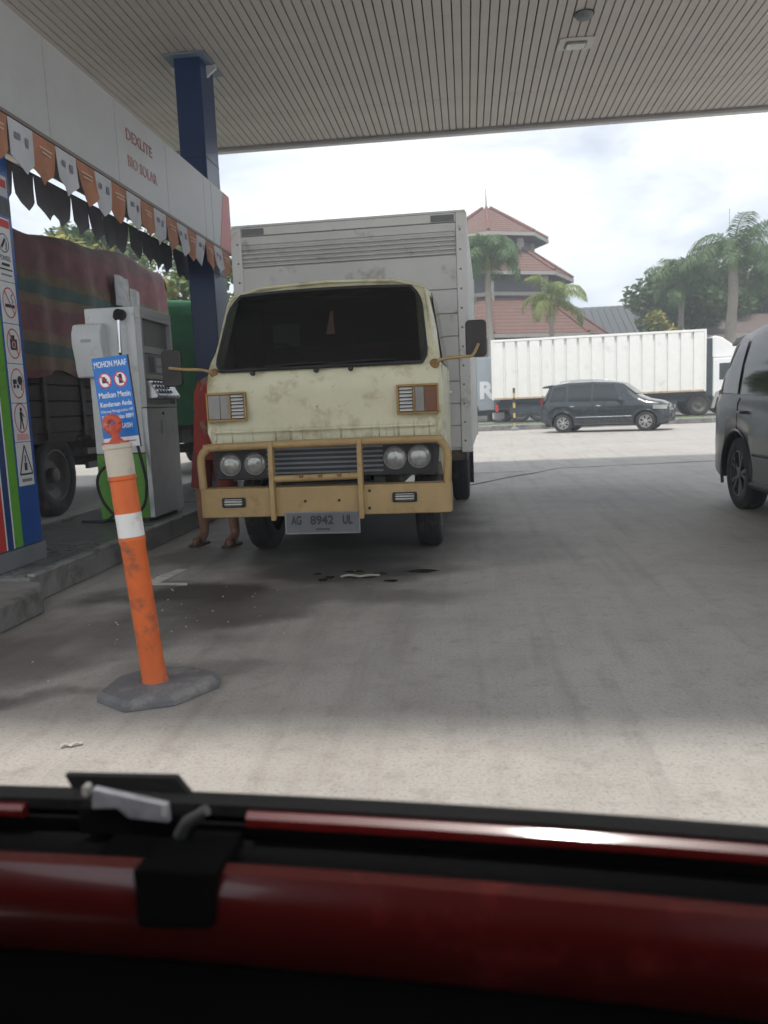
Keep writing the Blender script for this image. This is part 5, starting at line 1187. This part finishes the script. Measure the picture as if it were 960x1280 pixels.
def palm(loc, h, L, label, m, nf=15, seed=1, droop=2.0, rtr=.16, ll=.62, shaft=True):
    rr = random.Random(seed); t = empty('palm_tree', loc, rr.uniform(0, 6), label, 'palm', 'palms along the far road')
    b = MB(); n = 14; b.tube([(.06 * math.sin(k * .7 + seed), .05 * math.cos(k * .5), h * k / n) for k in range(n + 1)], [rtr * (1.25 - .45 * k / n + (.06 if k % 2 else 0)) for k in range(n + 1)], 10); b.build('trunk', PBARK, t, smooth=60)
    tx, ty = .06 * math.sin(n * .7 + seed), .05 * math.cos(n * .5)
    if shaft:
        b = MB(); b.tube([(tx, ty, h - .05), (tx, ty, h + .3), (tx, ty, h + .8)], [rtr * .85, rtr * .9, rtr * .35], 10); b.build('crown_shaft', PALM_L, t, smooth=60)
    ms = [frond_mesh(seed * 10 + k, L * (1 - .06 * k), droop * (1 + .18 * (k - 1)), ll=ll) for k in range(3)]
    for me in ms: me.materials.append(m)
    for k in range(nf):
        f = k / nf
        o = bpy.data.objects.new('frond', ms[k % 3]); sc.collection.objects.link(o); o.parent = t
        o.location = (tx, ty, h + (.75 if shaft else .1) - .25 * f); o.rotation_euler = (0, R(-22 + 62 * f + rr.uniform(-8, 8)), k * 2.399 + rr.uniform(-.2, .2))
    return t
palm((1.2, 40, .2), 7.2, 2.3, 'palm with drooping fronds beside the box truck, before the pavilion', PALM_D, 16, 3, 2.4, ll=.8)
palm((-.6, 42, .2), 7.6, 2.3, 'palm half hidden by the top of the box truck', PALM_D, 13, 4, 2.3, ll=.8)
palm((4.15, 40, .2), 4.9, 2.4, 'short palm with bright yellow green fronds above the white lorry', PALM_L, 10, 5, 2.5, rtr=.13, ll=.55)
palm((13.1, 42, .2), 6.9, 3.1, 'tall grey trunked palm rising at right above the lorry cab', PALM_D, 18, 6, 2.1, rtr=.26, ll=.85)
palm((11.5, 45, .2), 6.0, 2.5, 'palm merging into the dark trees left of the tall palm', PALM_D, 15, 7, 2.2, ll=.8)
palm((15.8, 43, .2), 6.2, 2.7, 'palm at the right edge beyond the tall palm', PALM_D, 16, 8, 2.1, rtr=.18, ll=.85)
def mast(loc, h, label):
    t = empty('antenna_mast', loc, 0, label, 'mast'); b = MB(); b.tube([(0, 0, 0), (0, 0, h * .5), (0, 0, h)], [.03, .022, .012], 8); b.build('pole', GREYPL, t, smooth=60)
    b = MB(); b.box(-.12, -.12, 0, .12, .12, .06); b.build('foot', GREYPL, t)
mast((13.3, 43.2, .2), 10.0, 'thin pole rising above the tall palm'); mast((5.3, 60, .2), 11.2, 'thin pole behind the pavilion roof')

# ================================================================ LITTER
def litter(loc, s, seed, label, rz):
    rr = random.Random(seed); t = MB(); n = 8
    for k in range(2):
        t.loft([[(s * (-1 + 2 * i / n), (.12 * j - .06) * s * 2 + .1 * s * math.sin(i), .004 + .008 * abs(math.sin(i * .8 + j * 1.7)) + k * .0015) for i in range(n + 1)] for j in range(3)], False, False)
    o = t.build('paper_scrap', mat('dirty_paper', (.5, .46, .4), .8, var=.2), loc=loc, rot=(0, 0, rz), smooth=50); tag(o, label, 'litter')
litter((-.74, 5.17, .001), .13, 1, 'pale crumpled paper strip on the ground before the truck', .05)
litter((-1.39, 2.5, .001), .035, 2, 'small pale paper scrap on the ground near the bollard', .4)
rr = random.Random(5); b = MB()
for _ in range(90):
    x_, y_ = (rr.gauss(-1.6, .45), rr.gauss(4.2, .6)) if rr.random() < .6 else (rr.uniform(-2.4, 1.8), rr.uniform(2.2, 5.5)); s_ = rr.uniform(.002, .007)
    b.add([(x_ - s_, y_, .003), (x_, y_ - s_, .003), (x_ + s_ * 1.2, y_, .003), (x_, y_ + s_, .003), (x_, y_, .003 + s_)], [(0, 1, 4), (1, 2, 4), (2, 3, 4), (3, 0, 4)])
tag(b.build('grit', mat('grit_pale', (.46, .43, .39), .9)), 'pale grit and crumbs scattered over the concrete', 'grit', kind='stuff')
OIL = mat('oil_wet', (.02, .018, .016), .25, var=.2)
def puddle(x_, y_, rx, ry, seed):
    rr = random.Random(seed); b = MB(); n = 18
    b.add([(x_ + rx * (1 + rr.uniform(-.35, .3)) * math.cos(2 * PI * k / n), y_ + ry * (1 + rr.uniform(-.35, .3)) * math.sin(2 * PI * k / n), .0035) for k in range(n)], [tuple(range(n))]); b.build('oil_spot', OIL, ground)
for i, q in enumerate([(-.33, 5.34, .10, .05), (-.95, 5.18, .035, .05), (-.98, 5.10, .03, .03), (-.52, 5.05, .05, .03), (-.8, 5.36, .07, .03), (-.62, 5.28, .05, .03), (-1.05, 5.3, .03, .03), (-.72, 5.155, .08, .016)]): puddle(*q, i)

# ================================================================ FOREGROUND: the red vehicle the view looks out of
CARRED = mat('vehicle_red', (.11, .007, .006), .3, var=.08, coat=.6, dirt=((.25, .03, .025), .2, 6))
MATTE = mat('dash_matte', (.004, .004, .0042), .9, var=.2, spec=.1)
PAD = mat('dash_pad', (.008, .008, .0085), .65, var=.2, bump=.15, bs=90, spec=.25)
rv = empty('red_vehicle_front', (0, 0, 0), R(-5), 'dark dashboard edge and red bodywork of the near vehicle along the bottom', 'vehicle')
X0, X1 = -1.0, .62
def run(name, prof, m, x0=X0, x1=X1, bow=.035, bevel=0, n=16, parent=rv, dz=None):
    rings = []
    for i in range(n + 1):
        x_ = x0 + (x1 - x0) * i / n; u = (x_ - (X0 + X1) / 2) / .8
        rings.append([(x_, y_ - bow * u * u, z_ + (dz(x_) if dz else 0)) for y_, z_ in prof])
    b = MB(); b.loft(rings); return b.build(name, m, parent, smooth=35, bevel=bevel)
run('cowl_pad', [(.965, .50), (.95, .59), (.935, .624), (.915, .637), (.90, .641), (.885, .636), (.885, .622), (.92, .612), (.94, .56)], PAD)
run('red_lip', [(.884, .632), (.876, .634), (.869, .628), (.869, .618), (.876, .612), (.884, .614)], CARRED, x0=-.36)
run('red_lip', [(.884, .630), (.876, .631), (.870, .626), (.870, .618), (.876, .612), (.884, .614)], CARRED, x1=-.66)
run('shelf_recess', [(.93, .61), (.884, .611), (.89, .60), (.90, .585), (.83, .588), (.81, .592), (.81, .56), (.93, .56)], PAD)
run('red_panel', [(.815, .604), (.80, .612), (.785, .608), (.772, .592), (.767, .565), (.772, .535), (.784, .505), (.795, .49), (.83, .49)], CARRED)
run('lower_panel', [(.80, .49), (.788, .488), (.78, .45), (.735, .38), (.72, .25), (.74, .2), (.80, .2), (.80, .48)], MATTE)
b = MB(); b.box(X0, .45, .1, X1, .8, .2); b.box(X0, -1.4, .28, X1, .46, .32); b.build('floor', PAD, rv)
b = MB(); b.box(X0 - .02, -1.45, 1.72, X1 + .02, .42, 1.76); b.build('roof', CARRED, rv, bevel=.02)  # unseen cab roof added to shade the dash, cut short so the lip catches sun
b = MB(); b.box(X0 - .03, -1.45, .3, X1 + .03, -1.41, 1.72); b.build('unseen_rear_wall', PAD, rv)  # unseen, added to keep daylight off the dash
for xx in (X0 - .03, X1):
    b = MB(); b.box(xx, -1.41, .3, xx + .03, .75, .98); b.build('unseen_door_panel', CARRED, rv)  # unseen cab sides, added to dim the dash
# clip-on device with silver plate
dv = empty('dash_device', (0, 0, 0), R(-5), 'black bracket with silver plate clipped to the dark dashboard edge', 'device')
b = MB(); b.prism([(-.62, .659), (-.462, .664), (-.428, .62), (-.435, .60), (-.59, .60), (-.602, .622)], 'y', .895, .905); b.build('hood', PAD, dv, bevel=.002)
b = MB(); b.prism([(-.553, .640), (-.549, .668), (-.452, .652), (-.451, .628), (-.504, .631), (-.519, .643)], 'y', .846, .856); b.build('silver_plate', mat('scuffed_silver', (.42, .43, .46), .4, .4, var=.3, vs_=40), dv, bevel=.002)
b = MB(); b.prism(rrect(-.564, .656, -.556, .67, .003), 'y', .846, .858); b.build('tab', mat('pale_tab', (.42, .4, .37), .5), dv, bevel=.001)
b = MB(); b.prism(rrect(-.458, .637, -.450, .655, .003), 'y', .842, .8455); b.build('catch', mat('catch_pale', (.55, .53, .5), .4), dv, bevel=.001)
b = MB(); b.tube([(-.436, .842, .615), (-.424, .84, .634), (-.397, .84, .652)], [.008, .008, .007], 8); b.build('lever', mat('lever_grey', (.08, .08, .075), .5), dv, smooth=60)
b = MB(); b.box(-.58, .856, .60, -.43, .90, .636); b.build('clamp', MATTE, dv, bevel=.004)
b = MB(); b.loft([[(-.450, .752, .553), (-.36, .752, .560), (-.36, .79, .560), (-.450, .79, .553)], [(-.458, .765, .618), (-.358, .765, .620), (-.358, .85, .614), (-.458, .85, .612)]]); b.build('bracket', MATTE, dv, bevel=.006)
b = MB(); b.box(-.53, .81, .590, -.37, .88, .604); b.build('arm', MATTE, dv, bevel=.003)

# ================================================================ AIR
hz = MB(); hz.box(-90, -70, -1, 90, 95, 18)
HZ = bpy.data.materials.new('haze_air'); HZ.use_nodes = True
for n_ in list(HZ.node_tree.nodes):
    if n_.type != 'OUTPUT_MATERIAL': HZ.node_tree.nodes.remove(n_)
pvn = HZ.node_tree.nodes.new('ShaderNodeVolumePrincipled'); pvn.inputs['Color'].default_value = (.9, .93, .96, 1); pvn.inputs['Density'].default_value = .005; pvn.inputs['Anisotropy'].default_value = .2
HZ.node_tree.links.new(pvn.outputs[0], HZ.node_tree.nodes['Material Output'].inputs['Volume'])
tag(hz.build('haze', HZ), kind='stuff')
